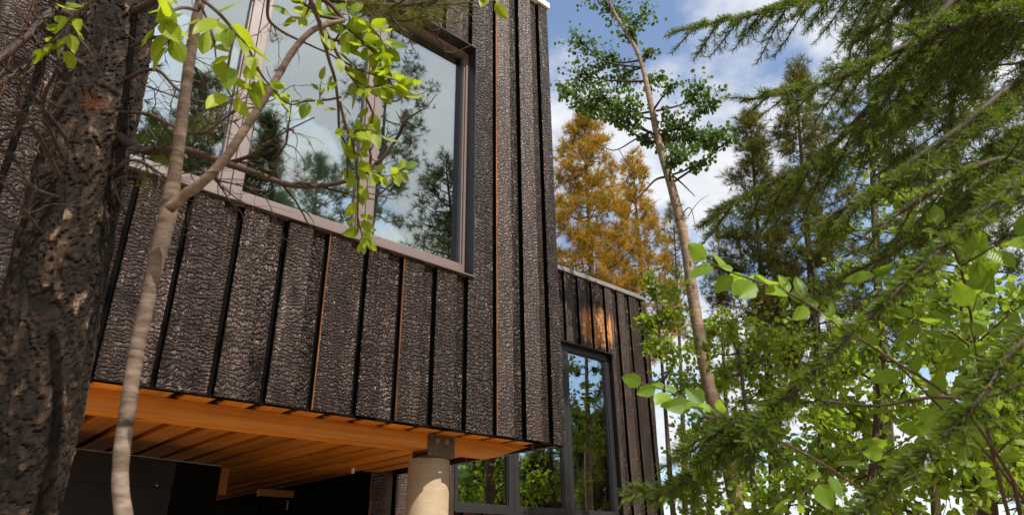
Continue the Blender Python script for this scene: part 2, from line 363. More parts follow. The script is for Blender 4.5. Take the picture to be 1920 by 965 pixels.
def make_leaf(name, dark, light, transl, trans_amt=0.45, rough=0.42, veins=False, attr=True, spec=0.35):
    mt, t, out = new_mat(name)
    if attr:
        at = t.nodes.new('ShaderNodeAttribute'); at.attribute_name = 'tint'; f = at.outputs['Fac']
    else:
        oi = t.nodes.new('ShaderNodeObjectInfo'); f = oi.outputs['Random']
    col = ramp(t, f, [(0.0, dark), (1.0, light)])
    nrm = None
    if veins:
        c = t.nodes.new('ShaderNodeTexCoord').outputs['Object']
        ab = N(t, 'ShaderNodeVectorMath', operation='ABSOLUTE'); t.links.new(c, ab.inputs[0])
        s = t.nodes.new('ShaderNodeSeparateXYZ'); t.links.new(ab.outputs[0], s.inputs[0])
        k = math_n(t, 'SUBTRACT', math_n(t, 'MULTIPLY', s.outputs[1], 9.0), math_n(t, 'MULTIPLY', s.outputs[0], 8.0))
        w = math_n(t, 'ABSOLUTE', math_n(t, 'SUBTRACT', math_n(t, 'FRACT', k), 0.5))
        vein = math_n(t, 'SUBTRACT', 1.0, maprange(t, w, 0.0, 0.10))
        mid = math_n(t, 'SUBTRACT', 1.0, maprange(t, s.outputs[0], 0.006, 0.022))
        vv = math_n(t, 'MAXIMUM', math_n(t, 'MULTIPLY', vein, 0.45), mid)
        col = mixc(t, math_n(t, 'MULTIPLY', vv, 0.28), col, tuple(min(1, x * 1.7 + 0.02) for x in light))
        nrm = bump(t, w, 0.15, 0.04)
    p = principled(t, None, col, rough, 0.15 if 'needles' in name else spec, nrm)
    tl = t.nodes.new('ShaderNodeBsdfTranslucent'); 
    tcol = mixc(t, 0.6, col, transl); t.links.new(tcol, tl.inputs[0])
    mxs = t.nodes.new('ShaderNodeMixShader'); mxs.inputs[0].default_value = trans_amt
    t.links.new(p.outputs[0], mxs.inputs[1]); t.links.new(tl.outputs[0], mxs.inputs[2]); t.links.new(mxs.outputs[0], out.inputs['Surface'])
    return mt
LEAF_FG = make_leaf('fresh_leaf', (0.11, 0.18, 0.007), (0.30, 0.38, 0.014), (0.58, 0.70, 0.02), 0.48, 0.42, True, False)
LEAF_ALD = make_leaf('alder_leaf', (0.075, 0.15, 0.012), (0.19, 0.31, 0.022), (0.42, 0.62, 0.03), 0.45, 0.42, True, False)
LEAF_ASP = make_leaf('aspen_leaf', (0.028, 0.062, 0.010), (0.11, 0.18, 0.020), (0.16, 0.30, 0.03), 0.38, 0.55)
LEAF_BUSH = make_leaf('understory_leaf', (0.06, 0.12, 0.010), (0.25, 0.35, 0.022), (0.46, 0.60, 0.03), 0.45, 0.5)
NEED_GOLD = make_leaf('golden_needles', (0.060, 0.085, 0.007), (0.56, 0.28, 0.014), (0.6, 0.40, 0.03), 0.3, 0.5)
NEED_GREEN = make_leaf('pine_needles', (0.028, 0.052, 0.012), (0.12, 0.15, 0.026), (0.14, 0.20, 0.03), 0.25, 0.45)
NEED_OLIVE = make_leaf('olive_needles', (0.040, 0.060, 0.009), (0.19, 0.175, 0.022), (0.22, 0.20, 0.03), 0.25, 0.45)
NEED_SPR = make_leaf('spruce_needles', (0.011, 0.027, 0.004), (0.125, 0.19, 0.014), (0.28, 0.38, 0.03), 0.30, 0.45)
NEED_DRY = make_leaf('dry_needles', (0.10, 0.034, 0.010), (0.19, 0.070, 0.016), (0.2, 0.07, 0.02), 0.25, 0.6)
NEED_FG = make_leaf('fresh_pine_needles', (0.06, 0.075, 0.012), (0.22, 0.20, 0.03), (0.25, 0.26, 0.03), 0.25, 0.4)

def make_bark(name, stops, scale, strength, dist, smoothbark=False, lenticel=None):
    mt, t, out = new_mat(name); c, _ = objcoord(t, False)
    if smoothbark:
        a = noise(t, vscale(t, c, (1, 1, 3.2)), scale, 6, 0.6)
        h = a.outputs['Fac']
    else:
        wp = noise(t, c, scale * 0.6, 3)
        cw = vadd(t, c, vscale(t, wp.outputs['Color'], (0.03, 0.03, 0.03)))
        a = noise(t, vscale(t, cw, (1, 1, 0.5)), scale, 8, 0.72, 0.6)
        a2 = noise(t, vscale(t, cw, (1, 1, 0.35)), scale * 0.22, 4, 0.6)
        h = math_n(t, 'ADD', math_n(t, 'MULTIPLY', a.outputs['Fac'], 1.2), math_n(t, 'MULTIPLY', a2.outputs['Fac'], 0.8))
    col = ramp(t, a.outputs['Fac'] if smoothbark else math_n(t, 'MULTIPLY', h, 0.5), stops)
    if lenticel:
        n2 = noise(t, vscale(t, c, (9, 9, 55)), 1.0, 3, 0.6)
        lk = maprange(t, n2.outputs['Fac'], 0.60, 0.68)
        col = mixc(t, math_n(t, 'MULTIPLY', lk, 0.8), col, lenticel)
        v3 = N(t, 'ShaderNodeTexVoronoi', feature='F1', i_Scale=1.0); t.links.new(vscale(t, c, (7, 7, 3.0)), v3.inputs['Vector'])
        kn = math_n(t, 'SUBTRACT', 1.0, maprange(t, v3.outputs['Distance'], 0.07, 0.16))
        col = mixc(t, kn, col, (0.035, 0.024, 0.018))
    principled(t, out, col, 0.8, 0.25, bump(t, h, strength, dist)); return mt
BARK_PINE = make_bark('pine_bark', [(0.40, (0.012, 0.009, 0.007)), (0.52, (0.050, 0.033, 0.022)), (0.66, (0.22, 0.15, 0.105))], 60, 1.0, 0.02)
def make_plate():
    mt, t, out = new_mat('plated_pine_bark'); c, _ = objcoord(t, False)
    at = t.nodes.new('ShaderNodeAttribute'); at.attribute_name = 'tint'
    n1 = noise(t, vscale(t, c, (1, 1, 0.5)), 90, 6, 0.7); n2 = noise(t, c, 7, 4, 0.6)
    f = math_n(t, 'ADD', math_n(t, 'MULTIPLY', at.outputs['Fac'], 0.55), math_n(t, 'ADD', math_n(t, 'MULTIPLY', n1.outputs['Fac'], 0.45), math_n(t, 'MULTIPLY', math_n(t, 'SUBTRACT', n2.outputs['Fac'], 0.5), 0.5)))
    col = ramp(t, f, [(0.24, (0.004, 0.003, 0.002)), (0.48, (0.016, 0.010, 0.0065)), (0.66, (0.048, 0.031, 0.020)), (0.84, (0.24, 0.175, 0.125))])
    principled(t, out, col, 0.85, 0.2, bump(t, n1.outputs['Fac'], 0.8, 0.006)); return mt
BARK_PLATE = make_plate()
BARK_SLIM = make_bark('smooth_grey_bark', [(0.3, (0.060, 0.040, 0.026)), (0.52, (0.14, 0.10, 0.074)), (0.72, (0.23, 0.18, 0.14))], 14, 0.5, 0.01, True, (0.045, 0.028, 0.018))
BARK_ASP = make_bark('aspen_bark', [(0.3, (0.16, 0.105, 0.062)), (0.6, (0.29, 0.205, 0.135)), (0.8, (0.38, 0.285, 0.20))], 7, 0.3, 0.01, True, (0.12, 0.075, 0.045))
BARK_FAR = make_bark('dark_bark', [(0.3, (0.035, 0.022, 0.016)), (0.8, (0.13, 0.085, 0.06))], 9, 0.5, 0.03)
TWIG = simple('dark_twig', (0.045, 0.026, 0.018), 0.7, 0.3, 0, 0.4, 30)
TWIG_B = simple('brown_twig', (0.062, 0.036, 0.021), 0.65, 0.3, 0, 0.3, 30)

def make_ground():
    mt, t, out = new_mat('forest_floor'); c = t.nodes.new('ShaderNodeTexCoord').outputs['Object']
    a = noise(t, c, 1.3, 8, 0.65); b = noise(t, c, 14.0, 6, 0.7)
    col = ramp(t, a.outputs['Fac'], [(0.30, (0.30, 0.215, 0.13)), (0.55, (0.44, 0.33, 0.21)), (0.74, (0.14, 0.15, 0.05))])
    col = mixc(t, math_n(t, 'MULTIPLY', b.outputs['Fac'], 0.5), col, (0.34, 0.25, 0.155))
    principled(t, out, col, 0.95, 0.1, bump(t, b.outputs['Fac'], 0.8, 0.05)); return mt
GROUND = make_ground()

# ------------------------------------------------------------------ ground
gx = np.concatenate([np.linspace(-900, -40, 12), np.linspace(-36, 50, 110), np.linspace(56, 900, 12)])
gy = np.concatenate([np.linspace(-900, -40, 12), np.linspace(-36, 50, 110), np.linspace(56, 900, 12)])
GX, GY = np.meshgrid(gx, gy, indexing='ij'); GZ = ground_z(GX, GY)
GZ = np.where((abs(GX) > 60) | (abs(GY) > 60), np.where(GY < 0, -1.5, 1.75), GZ)
gi = np.arange(GX.size).reshape(GX.shape)
GF = np.stack([gi[:-1, :-1], gi[1:, :-1], gi[1:, 1:], gi[:-1, 1:]], -1).reshape(-1, 4)
g_o = obj_np('ground', np.stack([GX, GY, GZ], -1).reshape(-1, 3), GF, GROUND, smooth=True); g_o['kind'] = 'structure'

# ------------------------------------------------------------------ the house
def Zr(z): return z + CAMZ
FY = 4.0                      # main facade plane
MOD = 0.3052
house = thing('house', 'modern timber house clad in black charred boards, upper storey overhanging on a concrete post', 'house', (4.0, 6.5, 1.75))
HO = ORG['house']

def prism_board(poly, y0, y1, mats, parent, name='board', edge=True, axis='y', rot=None):
    # poly: outline (x,z) counter-clockwise seen from -Y; bevelled front edge
    P = np.array(poly, float); n = len(P); c = P.mean(0)
    yc = (y0 + y1) / 2
    b = 0.004
    cx = P[:, 0].mean(); cz = P[:, 1].mean()
    me = bpy.data.meshes.new(name)
    # inset outline for the arris
    ins = []
    for i in range(n):
        a0, a1, a2 = P[i - 1], P[i], P[(i + 1) % n]
        d1 = (a1 - a0) / np.linalg.norm(a1 - a0); d2 = (a2 - a1) / np.linalg.norm(a2 - a1)
        n1 = np.array([-d1[1], d1[0]]); n2 = np.array([-d2[1], d2[0]])
        ins.append(a1 + b * (n1 + n2))
    ins = np.array(ins)
    ew = random.choice((0.0, 0.0, 0.0, 0.0, 0.004, 0.010))
    edge = edge and ew > 0
    V = [(p[0] - cx, y0 - yc, p[1] - cz) for p in ins] + [(p[0] - cx, y0 + b - yc, p[1] - cz) for p in P] + [(p[0] - cx, y0 + b + 0.001 + ew - yc, p[1] - cz) for p in P] + [(p[0] - cx, y1 - yc, p[1] - cz) for p in P]
    F = [tuple(range(n))]; M = [0]
    for i in range(n):
        j = (i + 1) % n
        F.append((i, n + i, n + j, j))
        d = P[j] - P[i]; left = edge and (d[1] < -1e-6) and abs(d[0]) < 0.02      # a side that faces -X
        M.append(1 if left else 0)
        F.append((n + i, 2 * n + i, 2 * n + j, n + j)); M.append(1 if left else 0)
        F.append((2 * n + i, 3 * n + i, 3 * n + j, 2 * n + j)); M.append(2)
    F.append(tuple(range(4 * n - 1, 3 * n - 1, -1))); M.append(2)
    me.from_pydata(V, [], F)
    for mt in mats: me.materials.append(mt)
    me.polygons.foreach_set('material_index', M)
    me.update()
    o = link(name, me, parent, np.array([cx, yc, cz]) - ORG[parent.name])
    return o

seam0 = 1.0004 - 3 * MOD * 0 
seams_main = [4.064 - MOD * i for i in range(0, 26)][::-1]          # gap centres along the facade
GAP = 0.028
WX0, WX1, WZ0, WZ1 = 0.205, 3.212, Zr(2.139), Zr(4.496)             # window opening
ZB, ZT = Zr(0.908), Zr(5.64)
def cut(x0, x1, zb, zt, win):
    # outlines of a strip of cladding cut round a window opening
    wx0, wx1, wz0, wz1 = win
    if x1 <= wx0 or x0 >= wx1: return [[(x0, zb), (x1, zb), (x1, zt), (x0, zt)]]
    if x0 >= wx0 and x1 <= wx1: return [[(x0, zb), (x1, zb), (x1, wz0), (x0, wz0)], [(x0, wz1), (x1, wz1), (x1, zt), (x0, zt)]]
    if x0 < wx1 < x1:
        return [[(x0, zb), (x1, zb), (x1, zt), (x0, zt), (x0, wz1), (wx1, wz1), (wx1, wz0), (x0, wz0)]]
    return [[(x0, zb), (x1, zb), (x1, wz0), (wx0, wz0), (wx0, wz1), (x1, wz1), (x1, zt), (x0, zt)]]
def setcol(o, smooth, brown=None):
    r = random.random()
    if smooth: o.color = (random.uniform(0.08, 0.22), random.uniform(0.3, 0.7) if brown is None else brown, random.uniform(0.3, 0.7), 1)
    else: o.color = (random.choice((random.uniform(0.85, 1.05), random.uniform(0.85, 1.05), random.uniform(0.72, 0.92))), random.uniform(0.0, 0.45) if brown is None else brown, random.uniform(0.5, 0.9), 1)
def clad(seams, xend, zb, zt, win, y, parent, mat, smooth_fn, brown_fn=lambda x: None):
    for i, s in enumerate(seams):
        x0 = s + GAP / 2
        x1 = min((seams[i + 1] - GAP / 2) if i + 1 < len(seams) else xend, xend)
        full = x1 - x0 > 0.2
        ww = random.uniform(0.165, 0.19) if full else x1 - x0
        dz = random.uniform(-0.006, 0.006)
        jit = random.uniform(-0.004, 0.004)
        for poly in cut(x0 + jit, x0 + ww, zb + dz, zt, win):
            o = prism_board(poly, y + random.uniform(-0.002, 0.003), y + 0.0495, [mat, RAWEDGE, SHEATH], parent)
            setcol(o, smooth_fn(x0, 0), brown_fn(x0))
        if full:
            for poly in cut(x0 + ww + 0.002, x1, zb + dz * 0.5 + 0.002, zt, win):
                if poly[1][0] - poly[0][0] < 0.01: continue
                o = prism_board(poly, y + 0.026 + random.uniform(-0.003, 0.003), y + 0.0495, [mat, RAWEDGE, SHEATH], parent)
                setcol(o, smooth_fn(x0, 1), brown_fn(x0))
def smooth_main(x, k):
    if k == 0: return 3.4 < x < 4.03 or random.random() < 0.05
    return random.random() < 0.04
clad(seams_main, 4.212, ZB, ZT, (WX0, WX1, WZ0, WZ1), FY, house, CHAR, smooth_main)

# structure behind the cladding (solid walls, floor, roof of the upper storey)
XL = -3.75
box('wall_backing', XL, WX0, FY + 0.05, FY + 0.22, ZB + 0.02, ZT, SHEATH, house)
box('wall_backing', WX1, 4.19, FY + 0.05, FY + 0.22, ZB + 0.02, ZT, SHEATH, house)
box('wall_backing', WX0, WX1, FY + 0.05, FY + 0.22, ZB + 0.02, WZ0, SHEATH, house)
box('wall_backing', WX0, WX1, FY + 0.05, FY + 0.22, WZ1, ZT, SHEATH, house)
DY = 11.5
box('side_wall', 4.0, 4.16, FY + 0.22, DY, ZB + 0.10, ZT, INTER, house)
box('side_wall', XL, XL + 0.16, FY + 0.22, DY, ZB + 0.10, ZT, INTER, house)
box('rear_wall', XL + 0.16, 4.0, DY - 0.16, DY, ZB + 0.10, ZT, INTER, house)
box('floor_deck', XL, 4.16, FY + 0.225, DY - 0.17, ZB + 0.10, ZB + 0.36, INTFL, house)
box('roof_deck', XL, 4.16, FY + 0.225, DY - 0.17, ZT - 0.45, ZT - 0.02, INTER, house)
cp = box('roof_coping', XL, 4.235, FY - 0.022, FY + 0.24, ZT + 0.002, ZT + 0.075, WHITEM, house, 0.004)
box('roof_coping', 4.03, 4.235, FY + 0.243, DY, ZT + 0.002, ZT + 0.075, WHITEM, house, 0.004)
# right-hand side cladding of the upper storey
for i in range(24):
    y0 = FY + 0.052 + i * MOD; 
    for (a, b, x1) in ((0.0, 0.18, 4.212), (0.182, MOD - GAP, 4.192)):
        o = box('board', 4.161, x1, y0 + a, y0 + b, ZB + 0.0, ZT, CHAR, house); setcol(o, random.random() < 0.2)

# main window
win = box('window', WX0 - 0.0, WX0 + 0.012, FY - 0.006, FY + 0.19, WZ0, WZ1, BLACKM, house)      # lining of the opening
win_parts = [boxV(WX0, WX0 + 0.012, FY - 0.006, FY + 0.19, WZ0, WZ1), boxV(WX1 - 0.012, WX1, FY - 0.010, FY + 0.19, WZ0, WZ1),
             boxV(WX0 + 0.012, WX1 - 0.012, FY - 0.014, FY + 0.19, WZ1 - 0.012, WZ1)]
FQ = np.array([[0, 1, 3, 2], [4, 6, 7, 5], [0, 4, 5, 1], [2, 3, 7, 6], [0, 2, 6, 4], [1, 5, 7, 3]])
wc = np.array(win.location) + HO
wV, wF = cat_arr([(p - wc, FQ) for p in win_parts])
win.data = mesh_np('window', wV, wF, BLACKM)
ORG[win.name] = wc
win['label'] = 'large three-pane window with black metal surround'
def wpart(name, x0, x1, y0, y1, z0, z1, mat, parent, bevel=0.0):
    return box(name, x0, x1, y0, y1, z0, z1, mat, parent, bevel)
wpart('sill', WX0 - 0.01, WX1 + 0.004, FY - 0.022, FY + 0.105, WZ0 - 0.003, WZ0 + 0.006, BRONZE, win)
def sash(parent, x0, x1, z0, z1, y, prof, mat, glass_y, bev=0.005, depth=0.07):
    ps = [boxV(x0, x0 + prof, y, y + depth, z0, z1), boxV(x1 - prof, x1, y, y + depth, z0, z1),
          boxV(x0 + prof, x1 - prof, y, y + depth, z0, z0 + prof), boxV(x0 + prof, x1 - prof, y, y + depth, z1 - prof, z1)]
    # inner stepped bead
    b = 0.014; yb = y + 0.016
    ps += [boxV(x0 + prof, x0 + prof + b, yb, y + depth, z0 + prof, z1 - prof), boxV(x1 - prof - b, x1 - prof, yb, y + depth, z0 + prof, z1 - prof),
           boxV(x0 + prof + b, x1 - prof - b, yb, y + depth, z0 + prof, z0 + prof + b), boxV(x0 + prof + b, x1 - prof - b, yb, y + depth, z1 - prof - b, z1 - prof)]
    V, F = cat_arr([(p, FQ) for p in ps])
    o = obj_np('frame', V, F, mat, parent)
    bb = o.modifiers.new('bevel', 'BEVEL'); bb.width = 0.003; bb.segments = 1; bb.limit_method = 'ANGLE'
    g = box('pane', x0 + prof - 0.005, x1 - prof + 0.005, glass_y, glass_y + 0.006, z0 + prof - 0.005, z1 - prof + 0.005, GLASS, parent)
    return o
YF = FY + 0.10
lz0, lz1 = WZ0 + 0.070, WZ1 + 0.028
wpart('sill_upstand', WX0 + 0.013, WX1 - 0.013, FY + 0.104, FY + 0.17, WZ0 + 0.007, WZ0 + 0.069, BRONZE, win)
for (a, b) in ((0.220, 1.250), (1.254, 2.240), (2.244, 3.240)):
    sash(win, a, b, lz0, lz1, YF, 0.066, BRONZE, YF + 0.045)

# black coping drip along the foot of the cladding
box('drip_edge', XL, 4.205, FY + 0.030, FY + 0.049, ZB - 0.008, ZB + 0.012, SHEATH, house)

# overhang: soffit planks, beam, post and bracket
k = 0
for i in range(36):
    x0 = 4.0 - 0.234 * (i + 1) + 0.03
    if x0 < XL: break
    o = box('soffit_plank', x0, x0 + 0.168, FY + 0.055, DY - 0.4, ZB + 0.008, ZB + 0.084, PLANKW, house, 0.003)
box('soffit_board', XL, 4.15, FY + 0.053, DY - 0.3, ZB + 0.0845, ZB + 0.098, UNDERW, house)
BYF, BYB, BZ0, BZ1 = 4.272, 4.455, Zr(0.803), ZB + 0.007
for j, (ya, yb) in enumerate(((BYF, BYF + 0.0595), (BYF + 0.0615, BYF + 0.121), (BYF + 0.123, BYB))):
    zo = (0, 0.004, 0.001)[j]
    V = []
    for y in (ya, yb):
        V += [(XL + 0.2, y, BZ0 + zo), (3.70, y, BZ0 + zo), (4.05, y, BZ1), (XL + 0.2, y, BZ1)]
    obj_np('beam', V, [[0, 1, 2, 3], [7, 6, 5, 4], [0, 4, 5, 1], [1, 5, 6, 2], [2, 6, 7, 3], [3, 7, 4, 0]], BEAMW, house)
PC = (3.146, 4.43); PR = 0.157
gzp = float(ground_z(*PC)) - 0.1
th = np.linspace(0, 2 * math.pi, 41)[:-1]
prof = [(PR, gzp), (PR, Zr(0.742)), (PR - 0.006, Zr(0.750)), (0.001, Zr(0.751))]
V = np.array([(PC[0] + r * math.cos(a), PC[1] + r * math.sin(a), z) for r, z in prof for a in th])
idx = np.arange(160).reshape(4, 40); nx_ = np.roll(idx, -1, 1)
post = obj_np('post', V, np.stack([idx[:-1], nx_[:-1], nx_[1:], idx[1:]], -1).reshape(-1, 4), CONC, house, smooth=True)
for p in post.data.polygons: p.use_smooth = abs(p.normal.z) < 0.5
post['label'] = 'round cast concrete post'
br = obj_np('bracket', *cat_arr([(boxV(3.015, 3.258, BYF - 0.012, BYF - 0.002, Zr(0.760), ZB - 0.002), FQ), (boxV(3.015, 3.258, BYB + 0.002, BYB + 0.012, Zr(0.760), ZB - 0.002), FQ),
                                 (boxV(3.015, 3.258, BYF - 0.012, BYB + 0.012, Zr(0.752), Zr(0.7595)), FQ)]), GALV, house)
for bx in (3.093, 3.180):
    ps = []
    for r, y0, y1 in ((0.019, BYF - 0.016, BYF - 0.0125), (0.011, BYF - 0.026, BYF - 0.0165)):
        sd = 20 if r > 0.015 else 6
        a = np.linspace(0, 2 * math.pi, sd + 1)[:-1]
        ring = lambda y, rr: np.stack([bx + rr * np.cos(a), np.full(sd, y), Zr(0.866) + rr * np.sin(a)], -1)
        V = np.concatenate([ring(y1, r), ring(y0, r), ring(y0, r * 0.5), ring(y0 + 0.003, r * 0.02)])
        idx = np.arange(4 * sd).reshape(4, sd); nx_ = np.roll(idx, -1, 1)
        ps.append((V, np.stack([idx[:-1], nx_[:-1], nx_[1:], idx[1:]], -1).reshape(-1, 4)))
    obj_np('bolt', *cat_arr(ps), BOLTM, br)

# --------------------- lower wing behind the overhang
AY = 6.461
AX0, AX1, AZ0, AZ1 = 3.94, 8.84, Zr(0.05), Zr(4.02)
seams_a = [8.74 - MOD * i for i in range(0, 17)][::-1]
seams_a = [s for s in seams_a if s + GAP / 2 > 3.72]
AW = (4.95, 7.90, Zr(0.575), Zr(2.925))
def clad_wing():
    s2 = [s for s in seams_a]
    clad([s for s in s2], AX1, AZ0, AZ1, AW, AY, house, CHAR_SUN, lambda x, k: random.random() < (0.55 if k == 0 else 0.2), lambda x: random.uniform(0.25, 0.9))
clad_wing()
WB = AY + 0.05
box('wall_backing', AX0 - 0.15, AW[0], WB, WB + 0.2, AZ0, AZ1, SHEATH, house)
box('wall_backing', AW[1], AX1 - 0.02, WB, WB + 0.2, AZ0, AZ1, SHEATH, house)
box('wall_backing', AW[0], AW[1], WB, WB + 0.2, AZ0, AW[2], SHEATH, house)
box('wall_backing', AW[0], AW[1], WB, WB + 0.2, AW[3], AZ1, SHEATH, house)
box('side_wall', 3.79, 3.93, WB + 0.2, 11.0, AZ0 - 0.3, ZB + 0.007, SHEATH, house)
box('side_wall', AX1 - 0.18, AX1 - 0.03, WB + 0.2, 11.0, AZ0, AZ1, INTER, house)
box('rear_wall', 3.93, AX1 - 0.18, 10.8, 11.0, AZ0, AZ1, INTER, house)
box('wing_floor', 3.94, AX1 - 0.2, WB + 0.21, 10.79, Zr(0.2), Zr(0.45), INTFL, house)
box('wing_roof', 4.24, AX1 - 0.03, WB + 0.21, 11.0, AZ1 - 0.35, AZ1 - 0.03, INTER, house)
for i in range(14):
    y0 = AY + 0.06 + i * MOD
    o = box('board', AX1 - 0.03, AX1, y0, y0 + MOD - GAP, AZ0, AZ1, CHAR, house); setcol(o, False)
fl = box('roof_flashing', 4.24, AX1 + 0.03, AY - 0.02, AY + 0.3, AZ1 + 0.002, AZ1 + 0.072, GREYM, house, 0.003)
ORG[fl.name] = np.array(fl.location) + HO
for i in range(7):
    x = AX1 - 0.06 - i * 0.33
    a = np.linspace(0, 2 * math.pi, 9)[:-1]
    V = np.concatenate([np.stack([x + 0.009 * np.cos(a), np.full(8, AY - 0.0201), AZ1 + 0.02 + 0.009 * np.sin(a)], -1), np.stack([x + 0.006 * np.cos(a), np.full(8, AY - 0.026), AZ1 + 0.02 + 0.006 * np.sin(a)], -1), [[x, AY - 0.027, AZ1 + 0.02]] * 8])
    idx = np.arange(24).reshape(3, 8); nx_ = np.roll(idx, -1, 1)
    obj_np('screw', V, np.stack([idx[:-1], nx_[:-1], nx_[1:], idx[1:]], -1).reshape(-1, 4), GREYM, fl)
win2 = box('window', AW[0], AW[0] + 0.01, AY - 0.006, WB + 0.1, AW[2], AW[3], BLACKM, house)
wc = np.array(win2.location) + HO
wV, wF = cat_arr([(p - wc, FQ) for p in (boxV(AW[0], AW[0] + 0.012, AY - 0.006, WB + 0.12, AW[2], AW[3]), boxV(AW[1] - 0.012, AW[1], AY - 0.012, WB + 0.12, AW[2], AW[3]), boxV(AW[0] + 0.012, AW[1] - 0.012, AY - 0.03, WB + 0.12, AW[3] - 0.014, AW[3]))])
win2.data = mesh_np('window', wV, wF, BLACKM); ORG[win2.name] = wc
win2['label'] = 'tall black-framed window of the lower wing'
box('sill', AW[0], AW[1], AY - 0.035, WB + 0.02, AW[2] - 0.012, AW[2] - 0.001, BLACKF, win2)
for (a, b) in ((4.965, 5.918), (5.922, 6.905), (6.909, 7.885)):
    sash(win2, a, b, AW[2] + 0.002, AW[3] - 0.016, AY + 0.06, 0.086, BLACKF, AY + 0.10)

# --------------------- curtains and small things behind the glass
def curtain(name, label, x0, x1, y, z0, z1, folds, group=None):
    n = 120; xs = np.linspace(x0, x1, n); u = np.linspace(0, 1, n)
    zs = np.linspace(z0, z1, 8)
    V = []
    for j, z in enumerate(zs):
        s = 1 - 0.25 * j / 7
        V.append(np.stack([xs + 0.012 * np.sin(u * folds * 9.1), y + 0.035 * s * np.sin(u * folds * 2 * math.pi + 0.6 * np.sin(u * 9)) + 0.012 * np.sin(u * folds * 4.3 + j * 0.3), np.full(n, z)], -1))
    V = np.concatenate(V); idx = np.arange(8 * n).reshape(8, n)
    F = np.stack([idx[:-1, :-1], idx[:-1, 1:], idx[1:, 1:], idx[1:, :-1]], -1).reshape(-1, 4)
    o = obj_np(name, V, F, CURT, smooth=True); o['label'] = label; o['category'] = 'curtain'
    if group: o['group'] = group
    return o
curtain('curtain', 'white sheer curtain bunched behind the middle pane of the upper window', 1.62, 2.20, FY + 0.30, ZB + 0.365, ZT - 0.46, 7)
curtain('curtain', 'white sheer curtain gathered behind left part of the rightmost upper pane', 2.32, 2.72, FY + 0.30, ZB + 0.365, ZT - 0.46, 6)
curtain('curtain', 'sheer curtain behind the tall narrow pane of the lower wing', 7.10, 7.62, AY + 0.55, Zr(0.452), AZ1 - 0.36, 6)

def top_obj(o, label, cat, group=None):
    o['label'] = label; o['category'] = cat
    if group: o['group'] = group
    return o
def px_on_y(px, py, y):
    d = ray(px, py); return d * (y / d[1]) + np.array([0, 0, CAMZ])
a = px_on_y(857, 868, AY + 0.16); b = px_on_y(874, 896, AY + 0.16)
top_obj(box('paper_sheet', a[0], b[0], AY + 0.119, AY + 0.1205, b[2], a[2], PAPER), 'small mint green paper sheet stuck inside the lower window', 'paper')
p0 = px_on_y(868, 944, AY + 0.3); p1 = px_on_y(858, 918, AY + 0.24)
lo = p0 + (p0 - p1) * 0.9
V, F = tube_arr([lo, p0, p1], [0.013, 0.013, 0.012], 10)
top_obj(obj_np('broom_handle', V, F, YELLOW), 'yellow wooden handle leaning inside the lower left window', 'handle')
p = px_on_y(1090, 951, AY + 0.22)
tr = thing('stacked_tray', 'stack of white plastic trays behind the tall lower pane', 'trays', (p[0], p[1] + 0.12, Zr(0.451)))
zz0 = Zr(0.452)
i = 0
while zz0 < p[2] + 0.08:
    w = 0.17 - 0.01 * (i % 3)
    o = box('tray', p[0] - w, p[0] + w, p[1], p[1] + 0.26, zz0, zz0 + 0.032, WHITEP, tr, 0.006); zz0 += 0.042; i += 1
p = px_on_y(1038, 950, AY + 0.3)
# --------------------- black foundation wall under the overhang
A = U(60, 831, 1); 
def on_plane(px, py, pt, nrm):
    d = ray(px, py); o = np.array([0, 0, CAMZ]); t = ((np.array(pt) - o) @ nrm) / (d @ nrm); return o + d * t
YR = 5.9
pr = px_on_y(414, 874, YR)
# direction from the photo's vanishing point for this wall
vd = ray(1880, 1052); vd[2] = 0; vd /= np.linalg.norm(vd)
nv = np.array([-vd[1], vd[0], 0.0])
ztop = pr[2]
fw = thing('foundation_wall', 'black membrane-covered foundation wall beneath the overhang', 'wall', (pr[0], pr[1], float(ground_z(pr[0], pr[1]))))
def wall_box(name, s0, s1, d0, d1, z0, z1, mat, parent):
    V = []
    for s in (s0, s1):
        for d in (d0, d1):
            for z in (z0, z1): V.append(pr * np.array([1, 1, 0]) + vd * s + nv * d + np.array([0, 0, z]))
    return obj_np(name, V, FQ, mat, parent)
zg = float(ground_z(pr[0], pr[1])) - 0.9
pl = on_plane(331, 863, pr, nv); sj = (pl - pr) @ vd
zmid = on_plane(331, 917, pr, nv)[2]
for (s0, s1) in ((-4.5, sj - 1.22), (sj - 1.218, sj - 0.001)):
    wall_box('panel', s0, s1 - 0.002, -0.012, 0.0, zmid + 0.001, ztop, MEMBR, fw)
    wall_box('panel', s0, s1 - 0.002, -0.008, 0.0, zg, zmid - 0.002, MEMBR, fw)
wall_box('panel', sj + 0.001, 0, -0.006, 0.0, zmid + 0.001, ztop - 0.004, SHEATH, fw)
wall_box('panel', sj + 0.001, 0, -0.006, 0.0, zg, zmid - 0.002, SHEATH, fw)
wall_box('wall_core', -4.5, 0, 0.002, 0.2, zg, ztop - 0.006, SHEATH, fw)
wall_box('cap_strip', -4.5, 0, -0.014, 0.2, ztop + 0.0005, ztop + 0.0055, GREYM, fw)
for (x, y) in ((128, 881), (124, 910), (294, 909), (109, 958)):
    c0 = on_plane(x, y, pr + nv * -0.014, nv)
    V, F = tube_arr([c0 - nv * 0.012, c0 - nv * 0.008, c0 + nv * 0.002], [0.002, 0.007, 0.007], 8); obj_np('screw', V, F, SCREWM, fw)
e0 = on_plane(420, 880, pr, nv)
